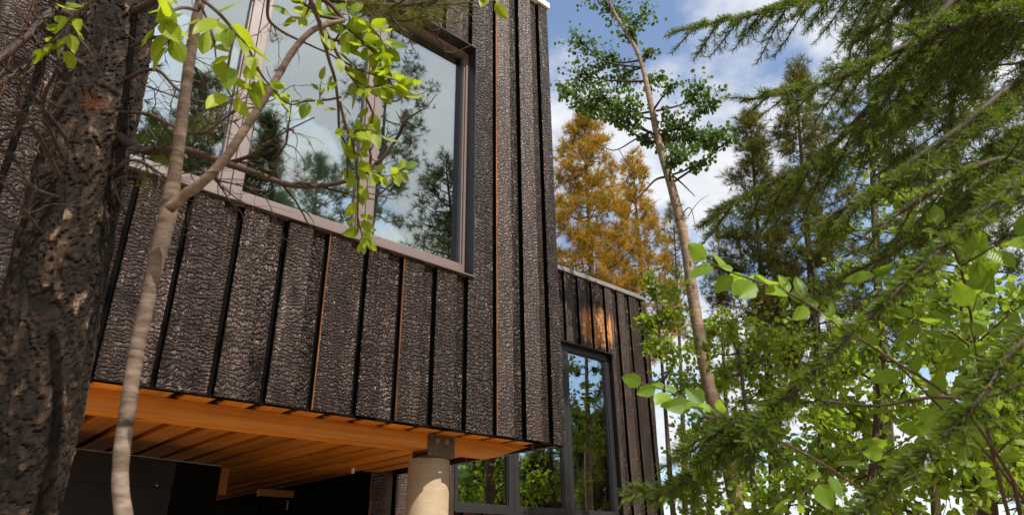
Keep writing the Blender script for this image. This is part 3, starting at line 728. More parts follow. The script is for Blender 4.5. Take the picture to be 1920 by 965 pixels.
# scraps of timber in the crawl space
def scrap(name, label, px0, py0, px1, py1, yy, dd, tilt=0.0):
    a = px_on_y(px0, py0, yy); b = px_on_y(px1, py1, yy)
    o = box(name, a[0], b[0], yy, yy + dd, min(a[2], b[2]), max(a[2], b[2]), SCRAPW, None, 0.003); o.rotation_euler = (0, tilt, 0)
    return top_obj(o, label, 'timber')
# blocking: two uprights off the crawl-space floor carrying a cross piece, and a wedge
CX = px_on_y(520, 925, 7.6)
gzc = float(ground_z(CX[0], CX[1])) - 0.05
tb = thing('timber_blocking', 'rough timber blocking standing in the dark beneath the overhang', 'blocking', (CX[0], 7.6, gzc))
a = px_on_y(489, 915, 7.6); b = px_on_y(551, 932, 7.6)
box('cross_piece', a[0], b[0], 7.6, 7.69, b[2], a[2], SCRAPW, tb, 0.003)
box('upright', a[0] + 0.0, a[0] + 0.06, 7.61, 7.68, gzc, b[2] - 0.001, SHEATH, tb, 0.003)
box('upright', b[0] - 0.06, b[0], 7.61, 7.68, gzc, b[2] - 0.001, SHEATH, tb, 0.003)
a = px_on_y(500, 952, 7.6); b = px_on_y(538, 944, 7.6)
obj_np('wedge', [(a[0], 7.56, a[2]), (b[0], 7.56, b[2] - 0.06), (b[0], 7.56, b[2] + 0.04), (a[0], 7.608, a[2]), (b[0], 7.608, b[2] - 0.06), (b[0], 7.608, b[2] + 0.04)],
       [[0, 1, 2, 2], [5, 4, 3, 3], [0, 3, 4, 1], [1, 4, 5, 2], [2, 5, 3, 0]], SCRAPW, tb)
# wooden stub at the end of the foundation wall
s_ = on_plane(416, 880, pr, nv); s2_ = on_plane(427, 928, pr, nv)
wall_box('end_stud', 0.002, 0.07, -0.02, 0.1, s2_[2], ztop - 0.01, UNDERW, fw)
# small white cable clip hanging below the soffit
d = ray(662, 878); tcl = (ZB - CAMZ + 0.0) / d[2]; cpnt = d * tcl + np.array([0, 0, CAMZ])
top_obj(box('cable_clip', cpnt[0] - 0.012, cpnt[0] + 0.012, cpnt[1] - 0.012, cpnt[1] + 0.012, ZB - 0.045, ZB + 0.007, WHITEP, None, 0.003), 'tiny white clip hanging under the soffit planks', 'clip')


# ------------------------------------------------------------------ vegetation builders
# leaf templates
LEAF_T = np.array([[0, 0, 0], [-0.40, 0.22, 0.10], [-0.40, 0.68, 0.08], [0, 1.0, -0.03], [0.40, 0.68, 0.08], [0.40, 0.22, 0.10]])
LEAF_TF = np.array([[0, 3, 2, 1], [0, 5, 4, 3]])
def needle_tuft(n, spread, w, rnd):
    V, F = [], []
    for i in range(n):
        d = rnd.normal(size=3); d[1] = abs(d[1]) * 0.9 + spread; d /= np.linalg.norm(d)
        s = np.cross(d, rnd.normal(size=3)); s /= np.linalg.norm(s)
        L = rnd.uniform(0.75, 1.1); o = np.array([0, rnd.uniform(-0.35, 0.15), 0])
        V += [o - s * w, o + s * w, o + d * L]; F.append([3 * i, 3 * i + 1, 3 * i + 2])
    return np.array(V), np.array(F)
def big_leaf_mesh(name, mat, aspect, curve, fold, serr=0.0):
    nu, nv = 4, 6; V = []
    for j in range(nv + 1):
        v = j / nv; w = aspect * 0.5 * (math.sin(math.pi * min(1, v * 0.98 + 0.02) ** 0.82)) ** 0.8 * (1.0 if 0 < j < nv else 0.05)
        for i in range(nu + 1):
            u = i / nu * 2 - 1
            x = u * w * (1 + (serr * (1 if j % 2 else -1) if abs(u) == 1 else 0)); V.append((x, v * 1.0, fold * abs(x) - curve * v * v + 0.012 * math.sin(5 * v + 3 * u)))
    idx = np.arange(len(V)).reshape(nv + 1, nu + 1)
    F = np.stack([idx[:-1, :-1], idx[:-1, 1:], idx[1:, 1:], idx[1:, :-1]], -1).reshape(-1, 4)
    st, sf = tube_arr([(0, -0.16, 0.01), (0, -0.05, 0), (0, 0.3, -0.01)], [0.008, 0.008, 0.004], 4)
    V2, F2 = cat_arr([(np.array(V), F), (st, sf)])
    return mesh_np(name, V2, F2, mat, smooth=True)
def place_leaf(mesh, parent, pos, direction, normal, size, name='leaf'):
    d = np.array(direction, float); d /= np.linalg.norm(d); n = np.array(normal, float); n = n - d * (n @ d); n /= np.linalg.norm(n) + 1e-9
    x = np.cross(d, n)
    o = bpy.data.objects.new(name, mesh); COL.objects.link(o); o.parent = parent
    p = np.array(pos) + d * 0.14 * size - ORG[parent.name]
    M = Matrix(((x[0], d[0], n[0], p[0]), (x[1], d[1], n[1], p[1]), (x[2], d[2], n[2], p[2]), (0, 0, 0, 1)))
    o.matrix_local = M @ Matrix.Scale(size, 4)
    return o

def pine(label, base, top, crown_z0, radius, mat, seed, group, n_br=60, tufts=22, tuft_len=0.11, trunk_r=0.11, droop=0.15, bark=BARK_FAR, clump=0.5, name='pine_tree', density=1.0, wn=0.030, nn=18):
    rnd = np.random.default_rng(seed)
    base = np.array(base, float); top = np.array(top, float)
    H = top[2] - base[2]
    th = thing(name, label, 'tree', base, group)
    ax = lambda z: base + (top - base) * ((z - base[2]) / H) + np.array([0.06 * math.sin(z * 0.9 + seed), 0.06 * math.cos(z * 0.7 + seed), 0]) * (1 - (z - base[2]) / H)
    zs = np.linspace(base[2] - 0.15, top[2], 18)
    wood = [tube_arr([ax(z) if z > base[2] else base + np.array([0, 0, z - base[2]]) for z in zs], [trunk_r * max(0.06, 1 - 0.94 * (z - base[2]) / H) for z in zs], 8)]
    pos, dr = [], []
    for i in range(n_br):
        f = (i + rnd.random()) / n_br
        z = crown_z0 + (top[2] - 0.05 - crown_z0) * f
        prof = (1 - f) ** 0.75 * (0.55 + 0.45 * min(1, f * 5)) + 0.06
        L = radius * prof * rnd.uniform(0.55, 1.15)
        a = i * 2.399 + rnd.normal() * 0.5
        d0 = np.array([math.cos(a), math.sin(a), 0.30 * f - droop * (1 - f) + rnd.normal() * 0.12])
        p0 = ax(z); pts = [p0]
        for k in range(1, 6):
            t = k / 5; pts.append(p0 + d0 * L * t + np.array([0, 0, 0.28 * L * t * t - 0.08 * L * t]) + rnd.normal(size=3) * 0.03 * L)
        pts = np.array(pts); wood.append(tube_arr(pts, np.linspace(0.018, 0.004, 6) * (0.6 + L / 1.5), 4))
        nc = max(2, int(round(tufts * density * (0.25 + L / radius) / 6)))
        side = np.cross(d0, [0, 0, 1]); side /= np.linalg.norm(side)
        for k in range(nc):
            t = 1.0 if k == 0 else rnd.uniform(0.25, 1.0) ** 0.7; q = min(4.999, t * 5); ii = int(q); b = pts[ii] + (pts[ii + 1] - pts[ii]) * (q - ii)
            c = b + side * rnd.normal() * 0.20 * L * (1.15 - t * 0.7) + np.array([0, 0, rnd.uniform(-0.02, 0.16) * L])
            wood.append(tube_arr([b, (b + c) / 2, c], [0.006, 0.005, 0.003], 3))
            m_ = rnd.integers(5, 9)
            off = rnd.normal(size=(m_, 3)) * tuft_len * 0.62
            for o_ in off:
                pos.append(c + o_); dr.append(o_ / tuft_len + d0 * 0.5 + np.array([0, 0, 0.6]) + rnd.normal(size=3) * 0.25)
    V, F = cat_arr(wood); obj_np('trunk', V, F, bark, th, smooth=True)
    pos = np.array(pos); dr = np.array(dr); n = len(pos)
    TV, TF = needle_tuft(nn, 0.35, wn, rnd)
    V, F = scatter(TV, TF, pos, basis(dr, rnd), tuft_len * rnd.uniform(0.8, 1.5, n))
    tb_ = np.clip(rnd.normal(0.5, 0.27, n), 0, 1)
    o = obj_np('crown', V, F, mat, th, tint=np.repeat(tb_, len(TF))); o['kind'] = 'stuff'
    return th

def blob_tree(label, name, trunk_pts, trunk_r, blobs, leaf, mat, bark, seed, group=None, cat='tree', limb_r=0.012, extra=None, twigmat=None):
    # trunk_pts: world points base to tip; blobs: (centre, radius vec, count)
    rnd = np.random.default_rng(seed)
    P = smooth_path(trunk_pts, 6); base = P[0]
    th = thing(name, label, cat, base, group)
    rr = np.interp(np.linspace(0, 1, len(P)), np.linspace(0, 1, len(trunk_r)), trunk_r)
    V, F = tube_arr(P, rr, 12); obj_np('trunk', V, F, bark, th, smooth=True)
    wood = []; pos, dr = [], []
    for (c, r, n) in blobs:
        c = np.array(c); r = np.broadcast_to(np.array(r, float), (3,))
        cand = P[P[:, 2] < c[2] + 0.1]
        if len(cand) == 0: cand = P
        dd = np.linalg.norm(cand - c, axis=1) + 0.5 * abs(cand[:, 2] - (c[2] - 0.5 * np.linalg.norm(cand[:, :2] - c[:2], axis=1)))
        st = cand[np.argmin(dd)]
        mid = st * 0.45 + c * 0.55 + np.array([0, 0, -0.06]) + rnd.normal(size=3) * 0.04
        path = smooth_path([st, mid, c], 4); wood.append(tube_arr(path, np.linspace(limb_r, limb_r * 0.35, len(path)), 5))
        nt_ = max(3, n // 14)
        for k in range(nt_):
            d = rnd.normal(size=3); d /= np.linalg.norm(d); e = c + d * r * rnd.uniform(0.55, 1.05)
            s = path[rnd.integers(len(path) // 2, len(path))]
            tw = smooth_path([s, (s + e) / 2 + rnd.normal(size=3) * 0.06 * r, e], 3)
            wood.append(tube_arr(tw, np.linspace(limb_r * 0.35, limb_r * 0.12, len(tw)), 3))
            m_ = max(2, n // nt_)
            for q in range(m_):
                b = tw[rnd.integers(1, len(tw))] + rnd.normal(size=3) * r * 0.16
                pos.append(b); dr.append((b - c) * 0.5 / (np.linalg.norm(r)) + np.array([0, 0, -0.45]) + rnd.normal(size=3) * 0.45)
    if extra:
        for pts, r0 in extra:
            pp = smooth_path(pts, 4); wood.append(tube_arr(pp, np.linspace(r0, r0 * 0.3, len(pp)), 5))
    V, F = cat_arr(wood); obj_np('branches', V, F, twigmat or TWIG, th, smooth=True)['kind'] = 'stuff'
    pos = np.array(pos); dr = np.array(dr); n = len(pos)
    V, F = scatter(LEAF_T, LEAF_TF, pos, basis(dr, rnd), leaf * rnd.uniform(0.65, 1.2, n))
    o = obj_np('crown', V, F, mat, th, tint=np.repeat(np.clip(rnd.normal(0.45, 0.28, n), 0, 1), 2)); o['kind'] = 'stuff'
    return th
def gbase(p): return np.array([p[0], p[1], float(ground_z(p[0], p[1]))])

# ------------------------------------------------------------------ pines beyond the lower wing
def pine_px(label, px, py_top, hr, px_low, py_low, radius_px, mat, seed, crown_py, group='pines beyond the house', **kw):
    top = UH(px, py_top, hr); low = UH(px_low, py_low, hr)
    base = gbase(low + (low - top) * ((low[2] - 1.75) / max(0.3, top[2] - low[2])) * 0.0)
    r = radius_px / FPX * math.hypot(hr, top[2] - CAMZ)
    cz = UH(px, crown_py, hr)[2]
    return pine(label, base, top, cz, r, mat, seed, group, **kw)
pine_px('golden ochre pine rising right beside the tall charred corner', 1094, 208, 13.5, 1105, 560, 102, NEED_GOLD, 3, 640, n_br=80, tufts=46, tuft_len=0.15, trunk_r=0.13)
pine_px('smaller golden green pine between the ochre pine and the pale aspen', 1185, 285, 15, 1200, 600, 66, NEED_GOLD, 4, 680, n_br=64, tufts=34, tuft_len=0.15, trunk_r=0.11)
pine_px('olive pine showing just right of the pale aspen trunk', 1405, 205, 13, 1400, 650, 80, NEED_OLIVE, 5, 700, n_br=64, tufts=50, tuft_len=0.14, trunk_r=0.11)
pine_px('dark olive pine behind the nearer broad-leaved twig', 1490, 120, 12, 1480, 650, 90, NEED_OLIVE, 6, 720, n_br=66, tufts=50, tuft_len=0.14, trunk_r=0.12)
pine_px('tall dark green pine behind the spruce sprays, upper right of centre', 1620, -60, 14, 1590, 700, 120, NEED_GREEN, 7, 640, n_br=74, tufts=50, tuft_len=0.14, trunk_r=0.12)
pine_px('dark pine behind the spruce sprays near the right edge', 1760, -160, 10, 1720, 700, 120, NEED_GREEN, 8, 520, n_br=70, tufts=50, tuft_len=0.13, trunk_r=0.12)
pine_px('thick-trunked dark pine at the upper right corner', 1905, -420, 6.2, 1890, 700, 170, NEED_GREEN, 9, 150, n_br=50, tufts=24, tuft_len=0.12, trunk_r=0.15)
pine_px('thin bare-stemmed pine behind the right end of the wing', 1262, 380, 17, 1265, 800, 50, NEED_OLIVE, 10, 640, n_br=40, tufts=20, tuft_len=0.14, trunk_r=0.08)
pine_px('slender olive pine low between aspen trunk and leafy twig', 1345, 400, 18, 1340, 800, 55, NEED_OLIVE, 12, 900, n_br=44, tufts=24, tuft_len=0.15, trunk_r=0.09)

# ------------------------------------------------------------------ the pale aspen
HA = 8.6
def A_(px, py, dd=0.0): return UH(px, py, HA + dd)
tp = [A_(1372, 900), A_(1355, 830), A_(1322, 690), A_(1300, 560), A_(1285, 460), A_(1262, 360), A_(1236, 270), A_(1217, 180), A_(1196, 100), A_(1150, 20), A_(1120, -60)]
tp = [gbase(A_(1395, 1010)) - np.array([0, 0, 0.1])] + tp
blobs = []
for (x, y, r, n) in [(1085, 75, 30, 60), (1128, 105, 30, 50), (1088, 140, 40, 95), (1060, 172, 25, 55), (1115, 178, 42, 120), (1172, 140, 45, 90), (1178, 200, 36, 80), (1142, 216, 30, 60), (1092, 205, 24, 45),
                     (1315, 165, 36, 75), (1338, 188, 26, 50), (1262, 225, 36, 75), (1300, 250, 44, 115), (1340, 245, 32, 70), (1280, 290, 34, 70), (1242, 262, 24, 45), (1320, 298, 22, 40), (1208, 255, 20, 30),
                     (1155, 20, 36, 55), (1205, 28, 34, 50), (1225, 150, 28, 45), (1260, 160, 20, 25), (1180, 60, 30, 40), (1225, 90, 22, 25), (1120, -30, 50, 60), (1180, -60, 60, 70), (1365, 262, 20, 25)]:
    k = math.hypot(HA, A_(x, y)[2] - CAMZ) / FPX
    blobs.append((A_(x, y, rng.uniform(-0.5, 0.5)), np.array([r * k * 1.05, r * k * 1.05, r * k * 0.8]), int(n * 3.2)))
ext = [([A_(1246, 332), A_(1228, 338), A_(1205, 362), A_(1180, 385)], 0.020), ([A_(1262, 330), A_(1280, 345), A_(1303, 368)], 0.016), ([A_(1280, 400), A_(1295, 390), A_(1306, 437)], 0.010), ([A_(1290, 405), A_(1310, 378), A_(1330, 365)], 0.007),
       ([A_(1222, 246), A_(1190, 262), A_(1150, 282), A_(1110, 262)], 0.016), ([A_(1160, 280), A_(1185, 320), A_(1210, 350)], 0.006)]
blob_tree('slender pale-barked aspen right of the charred corner', 'aspen_tree', tp, [0.095, 0.085, 0.080, 0.074, 0.066, 0.055, 0.04, 0.025, 0.012], blobs, 0.062, LEAF_ASP, BARK_ASP, 21, None, extra=ext, limb_r=0.02)

# ------------------------------------------------------------------ young aspens and understory on the right
def sapling(label, name, pts, hr, r0, bl, leaf, seed, mat=LEAF_BUSH, cnt=1.7, cat='tree', bark=BARK_FAR):
    f = lambda x, y, d=0: UH(x, y, hr + d)
    tp_ = [f(*p) for p in pts]; b = gbase(tp_[0]); b[2] -= 0.1
    rnd = np.random.default_rng(seed + 100); B = []
    for (x, y, r, n) in bl:
        c = f(x, y, rnd.uniform(-0.08, 0.08) * hr); k = np.linalg.norm(c - np.array([0, 0, CAMZ])) / FPX
        B.append((c, np.array([r, r, r * 0.8]) * k * 1.1, int(n * cnt * 1.4)))
    return blob_tree(label, name, [b] + tp_, [r0, r0 * 0.8, r0 * 0.5, r0 * 0.2], B, leaf * 0.86, mat, bark, seed, 'young broad-leaved trees on the right', cat=cat, limb_r=r0 * 0.3)
sapling('young aspen whose leaves overlap the wing\'s right roof corner', 'young_aspen', [(1262, 960), (1250, 800), (1238, 640), (1230, 540)], 7.6, 0.035,
        [(1235, 545, 30, 60), (1215, 600, 34, 90), (1260, 590, 36, 80), (1232, 640, 32, 70), (1275, 650, 30, 55), (1262, 545, 30, 50), (1255, 700, 28, 40), (1290, 720, 28, 40), (1225, 520, 22, 35)], 0.06, 31)
sapling('young aspen with airy crown just right of the pale trunk', 'young_aspen', [(1420, 980), (1405, 820), (1390, 700), (1380, 600)], 7.0, 0.035,
        [(1370, 610, 36, 65), (1430, 620, 45, 95), (1400, 680, 50, 120), (1480, 640, 45, 80), (1450, 720, 50, 110), (1360, 700, 32, 60), (1390, 780, 40, 70), (1500, 700, 45, 80), (1340, 790, 32, 55), (1440, 800, 40, 60), (1330, 640, 28, 40)], 0.06, 32)
sapling('low leafy sapling at the foot of the pale aspen', 'sapling', [(1300, 990), (1300, 900), (1290, 820)], 8.2, 0.03,
        [(1280, 830, 36, 60), (1320, 870, 40, 70), (1270, 900, 40, 70), (1350, 920, 45, 70), (1400, 880, 45, 70), (1300, 950, 45, 60)], 0.065, 33)
sapling('bushy young aspen under the drooping spruce sprays', 'young_aspen', [(1640, 1000), (1640, 850), (1650, 700), (1660, 560)], 5.2, 0.035,
        [(1560, 700, 60, 100), (1640, 640, 65, 110), (1700, 560, 60, 90), (1600, 780, 70, 110), (1700, 720, 65, 100), (1560, 860, 65, 90), (1660, 860, 70, 100), (1760, 640, 60, 90), (1520, 780, 50, 70)], 0.062, 34)
sapling('bushy young aspen filling the lower right corner', 'young_aspen', [(1830, 1000), (1820, 850), (1810, 700), (1800, 540)], 4.4, 0.03,
        [(1780, 560, 60, 70), (1840, 640, 70, 80), (1900, 560, 60, 70), (1780, 760, 80, 90), (1880, 760, 70, 80), (1820, 860, 80, 90), (1900, 880, 70, 70), (1740, 900, 80, 90), (1650, 940, 60, 60)], 0.06, 35)
sapling('leafy shrub low in front of the wing\'s far corner', 'shrub', [(1480, 1010), (1480, 940), (1470, 880)], 5.6, 0.02,
        [(1440, 900, 50, 60), (1500, 880, 50, 60), (1420, 960, 60, 70), (1520, 950, 60, 70), (1600, 960, 60, 60)], 0.06, 36, cat='shrub')

sapling('leafy tree behind the golden pines at the wing\'s right end', 'broadleaf_tree', [(1330, 1000), (1330, 850), (1325, 700), (1320, 600)], 11.5, 0.06,
        [(1310, 640, 40, 70), (1350, 600, 40, 60), (1300, 720, 45, 80), (1360, 720, 45, 80), (1330, 800, 55, 90), (1400, 820, 50, 80), (1290, 880, 50, 70)], 0.10, 37)
sapling('leafy tree in the middle distance behind the bright alder twig', 'broadleaf_tree', [(1540, 1000), (1540, 850), (1530, 700), (1525, 520)], 10.0, 0.06,
        [(1480, 560, 50, 60), (1550, 540, 55, 70), (1500, 640, 55, 80), (1590, 630, 60, 80), (1480, 740, 60, 90), (1560, 740, 60, 90), (1540, 840, 70, 100), (1450, 840, 55, 80), (1620, 820, 60, 80)], 0.10, 38)
sapling('leafy tree in the middle distance behind the spruce, near right edge', 'broadleaf_tree', [(1760, 1000), (1755, 800), (1750, 600), (1745, 380)], 9.0, 0.06,
        [(1700, 420, 55, 60), (1780, 380, 55, 60), (1720, 520, 60, 80), (1820, 480, 60, 70), (1880, 560, 60, 70), (1760, 640, 65, 90), (1860, 700, 65, 80), (1700, 760, 65, 90), (1800, 820, 70, 90), (1900, 840, 60, 70), (1660, 340, 45, 40)], 0.10, 39)
sapling('tall leafy tree showing between spruce boughs at upper right', 'broadleaf_tree', [(1660, 1000), (1650, 700), (1640, 450), (1630, 250)], 12.0, 0.07,
        [(1600, 300, 55, 50), (1660, 240, 55, 50), (1640, 380, 60, 70), (1560, 420, 50, 50), (1700, 340, 55, 50), (1740, 200, 55, 50), (1800, 280, 60, 60), (1850, 180, 55, 50), (1580, 500, 50, 50)], 0.10, 40)

# ------------------------------------------------------------------ trees mirrored in the window glass
YG = FY + 0.145
def mpine(label, px, py_top, hr, px_low, py_low, radius_px, mat, seed, crown_py, yg=YG, **kw):
    t_, l_ = mirror(UH(px, py_top, hr), yg), mirror(UH(px_low, py_low, hr), yg)
    r = radius_px / FPX * math.hypot(hr, t_[2] - CAMZ)
    return pine(label, gbase(l_), t_, mirror(UH(px, crown_py, hr), yg)[2], r, mat, seed, 'pines standing in front of the house', **kw)
mpine('tall pine reflected in the rightmost pane of the upper window', 742, -20, 14.5, 690, 470, 100, NEED_GREEN, 41, 420, n_br=34, tufts=40, tuft_len=0.16, trunk_r=0.13)
mpine('young pine reflected low in the rightmost upper pane', 845, 400, 15, 838, 500, 42, NEED_GREEN, 42, 560, n_br=34, tufts=18, tuft_len=0.14, trunk_r=0.10)
mpine('bushy pine reflected low in the middle upper pane', 600, 300, 14, 590, 420, 80, NEED_GREEN, 43, 470, n_br=40, tufts=20, tuft_len=0.15, trunk_r=0.12)
mpine('dark pine reflected beside the left mullion of the upper window', 505, 215, 11.5, 490, 400, 52, NEED_GREEN, 44, 430, n_br=44, tufts=26, tuft_len=0.14, trunk_r=0.13)
mpine('dark pine reflected in the leftmost upper pane', 385, 140, 12, 360, 330, 75, NEED_GREEN, 45, 400, n_br=44, tufts=24, tuft_len=0.15, trunk_r=0.13)
mpine('low pine reflected at the left end of the upper window', 300, 230, 15, 290, 330, 80, NEED_GREEN, 46, 420, n_br=50, tufts=30, tuft_len=0.15, trunk_r=0.12)
YG2 = AY + 0.10
for (lab, px, pt, hr, pl_, plo, rad, sd, cp_) in [('broad pine mirrored in the lower middle pane of the wing', 1010, 850, 16, 1010, 955, 70, 51, 1010), ('pine mirrored in the tall lower pane, left one', 1085, 770, 19, 1085, 955, 45, 52, 1000),
                                             ('pine mirrored in the tall lower pane, right one', 1135, 765, 18, 1135, 955, 55, 53, 1000), ('pine mirrored in the lower left pane of the wing', 905, 850, 15, 905, 955, 70, 54, 1010)]:
    mpine(lab, px, pt, hr, pl_, plo, rad, NEED_OLIVE if sd == 53 else NEED_GREEN, sd, cp_, yg=YG2, n_br=46, tufts=30, tuft_len=0.2, trunk_r=0.12)
MA = lambda x, y: mirror(UH(x, y, 15), YG2)
bl = []
for (x, y, r, n) in [(1085, 695, 12, 50), (1120, 690, 14, 60), (1100, 720, 12, 50), (1115, 745, 16, 70), (1078, 770, 14, 60), (1110, 775, 16, 70), (1130, 720, 12, 40), (1095, 660, 14, 40)]:
    bl.append((MA(x, y), np.array([1, 1, 0.8]) * r * 0.0135, n))
blob_tree('slim aspen mirrored in the tall pane of the wing', 'aspen_tree', [gbase(MA(1105, 990)), MA(1104, 900), MA(1102, 800), MA(1100, 700), MA(1098, 640)], [0.09, 0.06, 0.02], bl, 0.075, LEAF_ASP, BARK_ASP, 61, limb_r=0.012)

# ------------------------------------------------------------------ foreground pine trunk on the left
HP = 2.15
def Fp(px, py, d=HP): return U(px, py, d)
ptp = [(-45, 1150, 2.2), (2, 965, 2.14), (48, 800, 2.12), (92, 600, 2.14), (130, 420, 2.18), (175, 230, 2.28), (213, 60, 2.42), (232, -40, 2.52)]
P3 = [U(*p) for p in ptp]; d_ = P3[-1] - P3[-2]
for k in range(1, 7): P3.append(P3[-1] + d_ / np.linalg.norm(d_) * 0.9 * np.array([0.75, 0.75, 1.05]))
b0 = P3[0].copy(); b0[2] = float(ground_z(b0[0], b0[1])) - 0.1; P3 = [b0 + (P3[0] - b0) * k / 8 for k in range(8)] + P3
PP = smooth_path(P3, 8)
base = np.array([b0[0], b0[1], b0[2] + 0.1])
fp = thing('pine_tree', 'thick rough-barked pine trunk in the left foreground', 'tree', base)
rad_t = np.interp(PP[:, 2], [0, 1.5, 2.6, 4, 6, 9], [0.128, 0.118, 0.106, 0.094, 0.085, 0.03])
NSD = 120
PPd = smooth_path(P3, 80); arc = np.concatenate([[0], np.cumsum(np.linalg.norm(np.diff(PPd, axis=0), axis=1))])
lev_s = np.concatenate([np.arange(0, 1.3, 0.03), np.arange(1.3, 4.4, 0.0055), np.arange(4.4, arc[-1], 0.06)])
PP2 = np.stack([np.interp(lev_s, arc, PPd[:, k]) for k in range(3)], -1)
rad2 = np.interp(PP2[:, 2], [0, 1.5, 2.6, 4, 6, 9], [0.128, 0.118, 0.106, 0.094, 0.085, 0.03])
V, F = tube_arr(PP2, rad2, NSD)
cen = np.repeat(PP2, NSD, 0); rv = V - cen; rv /= np.linalg.norm(rv, axis=1)[:, None]
uu_ = np.tile(np.arange(NSD) / NSD, len(PP2)); vv_ = np.repeat(lev_s, NSD)
rr_ = np.random.default_rng(77)
def worley(u, v, nu, pv):
    nv_ = int(v.max() / pv) + 4; J = rr_.random((nu, nv_, 3)); cu = u * nu; cv_ = v / pv + 1
    # wander the cell borders
    cu = cu + 0.35 * np.sin(v * 31 + u * 40); cv_ = cv_ + 0.30 * np.sin(u * 2 * math.pi * 9 + v * 13)
    iu, iv = np.floor(cu).astype(int), np.floor(cv_).astype(int); f1 = np.full(len(u), 9.0); f2 = f1.copy(); idv = np.zeros(len(u))
    for du in (-1, 0, 1):
        for dv in (-1, 0, 1):
            a_, b_ = (iu + du) % nu, np.clip(iv + dv, 0, nv_ - 1); q = J[a_, b_]
            d = np.hypot(iu + du + q[:, 0] - cu, iv + dv + q[:, 1] - cv_); c_ = d < f1
            f2 = np.where(c_, f1, np.minimum(f2, d)); idv = np.where(c_, q[:, 2], idv); f1 = np.where(c_, d, f1)
    return f1, f2, idv
f1, f2, pid = worley(uu_, vv_, 28, 0.085)
g1, g2, gid = worley(uu_, vv_, 58, 0.026)
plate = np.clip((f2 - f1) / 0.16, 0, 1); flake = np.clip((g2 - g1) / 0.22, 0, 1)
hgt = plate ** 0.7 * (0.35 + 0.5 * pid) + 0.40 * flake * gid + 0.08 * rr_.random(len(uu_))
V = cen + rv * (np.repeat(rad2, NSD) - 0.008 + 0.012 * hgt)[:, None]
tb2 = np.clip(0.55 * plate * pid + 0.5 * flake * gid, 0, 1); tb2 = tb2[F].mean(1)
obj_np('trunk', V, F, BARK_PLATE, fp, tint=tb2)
# dead side twigs
def rnd_twig(p0, d, L, r, rnd, depth, out, wig=0.25):
    n = 6; p = np.array(p0, float); d = d / np.linalg.norm(d); pts = [p]
    for k in range(n):
        d = d + rnd.normal(size=3) * wig; d /= np.linalg.norm(d); p = p + d * L / n; pts.append(p)
        if depth > 0 and rnd.random() < 0.55: rnd_twig(p, d + rnd.normal(size=3) * 0.8, L * rnd.uniform(0.35, 0.6), r * 0.55, rnd, depth - 1, out, wig)
    sp = smooth_path(pts, 2); out.append(tube_arr(sp, np.linspace(r, r * 0.35, len(sp)), 5))
rt = np.random.default_rng(8); tw = []
def px_twig(pts, r0, r1=None, d=HP):
    pp = smooth_path([U(p[0], p[1], p[2] if len(p) > 2 else d) for p in pts], 5); tw.append(tube_arr(pp, np.linspace(r0, r1 or r0 * 0.4, len(pp)), 6)); return pp
def px_twigs(pts, r0, r1=None, d=HP, sub=5, L=0.16):
    pp = px_twig(pts, r0, r1, d)
    for k in range(int(sub * 1.6)):
        i = rt.integers(2, len(pp) - 1); dd = pp[i] - pp[i - 1]; dd /= np.linalg.norm(dd)
        rnd_twig(pp[i], dd + rt.normal(size=3) * 0.7, L * rt.uniform(0.5, 1.2), r0 * 0.32, rt, 1, tw)
px_twigs([(150, 120, 2.2), (90, 95, 2.0), (40, 130, 1.9), (-30, 175, 1.8)], 0.011, 0.006, sub=7)
px_twigs([(160, 60, 2.25), (110, 20, 2.0), (60, 60, 1.9), (0, 110, 1.85), (-40, 130, 1.8)], 0.012, 0.008, sub=7)
px_twigs([(120, 300, 2.1), (80, 200, 2.0), (110, 110, 1.95), (60, 20, 1.95)], 0.006, 0.003, sub=8)
px_twigs([(110, 330, 2.1), (60, 240, 2.0), (10, 260, 1.95), (-20, 265, 1.9)], 0.007, 0.003, sub=8)
px_twigs([(125, 260, 2.1), (70, 190, 2.0), (20, 130, 1.95), (-10, 125, 1.9)], 0.006, 0.003, sub=8)
px_twigs([(110, 370, 2.1), (60, 350, 2.0), (30, 300, 2.0), (-10, 275, 1.9)], 0.005, 0.002, sub=6)
px_twigs([(80, 440, 2.1), (50, 400, 2.0), (20, 360, 1.95), (0, 340, 1.9)], 0.004, 0.002, sub=5)
px_twigs([(215, 250, 2.2), (270, 282, 2.1), (345, 281, 2.0), (420, 305, 1.95), (480, 325, 1.9), (540, 346, 1.9), (600, 348, 1.9), (671, 332, 1.9), (715, 299, 1.92), (749, 250, 1.95), (762, 206, 1.98)], 0.013, 0.004, sub=10, L=0.2)
px_twigs([(235, 150, 2.25), (290, 130, 2.1), (330, 165, 2.05), (370, 190, 2.0), (420, 195, 2.0)], 0.006, 0.002, sub=8)
px_twigs([(225, 210, 2.2), (280, 215, 2.1), (330, 240, 2.05), (380, 250, 2.0), (440, 210, 2.0), (490, 200, 2.0)], 0.006, 0.002, sub=9)
px_twigs([(200, 330, 2.15), (250, 300, 2.05), (300, 325, 2.0), (345, 360, 2.0)], 0.005, 0.002, sub=6)
px_twigs([(240, 90, 2.3), (300, 70, 2.2), (350, 110, 2.1), (380, 160, 2.1), (370, 230, 2.1)], 0.006, 0.002, sub=8)
px_twigs([(420, 305, 1.95), (470, 290, 1.92), (530, 250, 1.9), (590, 220, 1.9)], 0.004, 0.0015, sub=5)
px_twigs([(345, 281, 2.0), (390, 330, 1.97), (440, 345, 1.95), (500, 360, 1.95)], 0.004, 0.0015, sub=5)
px_twigs([(255, 20, 2.35), (400, -40, 2.1), (560, -10, 2.0), (700, 10, 2.0), (800, 5, 2.0), (860, -20, 2.0)], 0.012, 0.005, sub=10, L=0.2)
px_twigs([(640, 0, 2.0), (700, 30, 2.0), (760, 40, 2.0), (820, 25, 2.0)], 0.006, 0.002, sub=6, L=0.14)
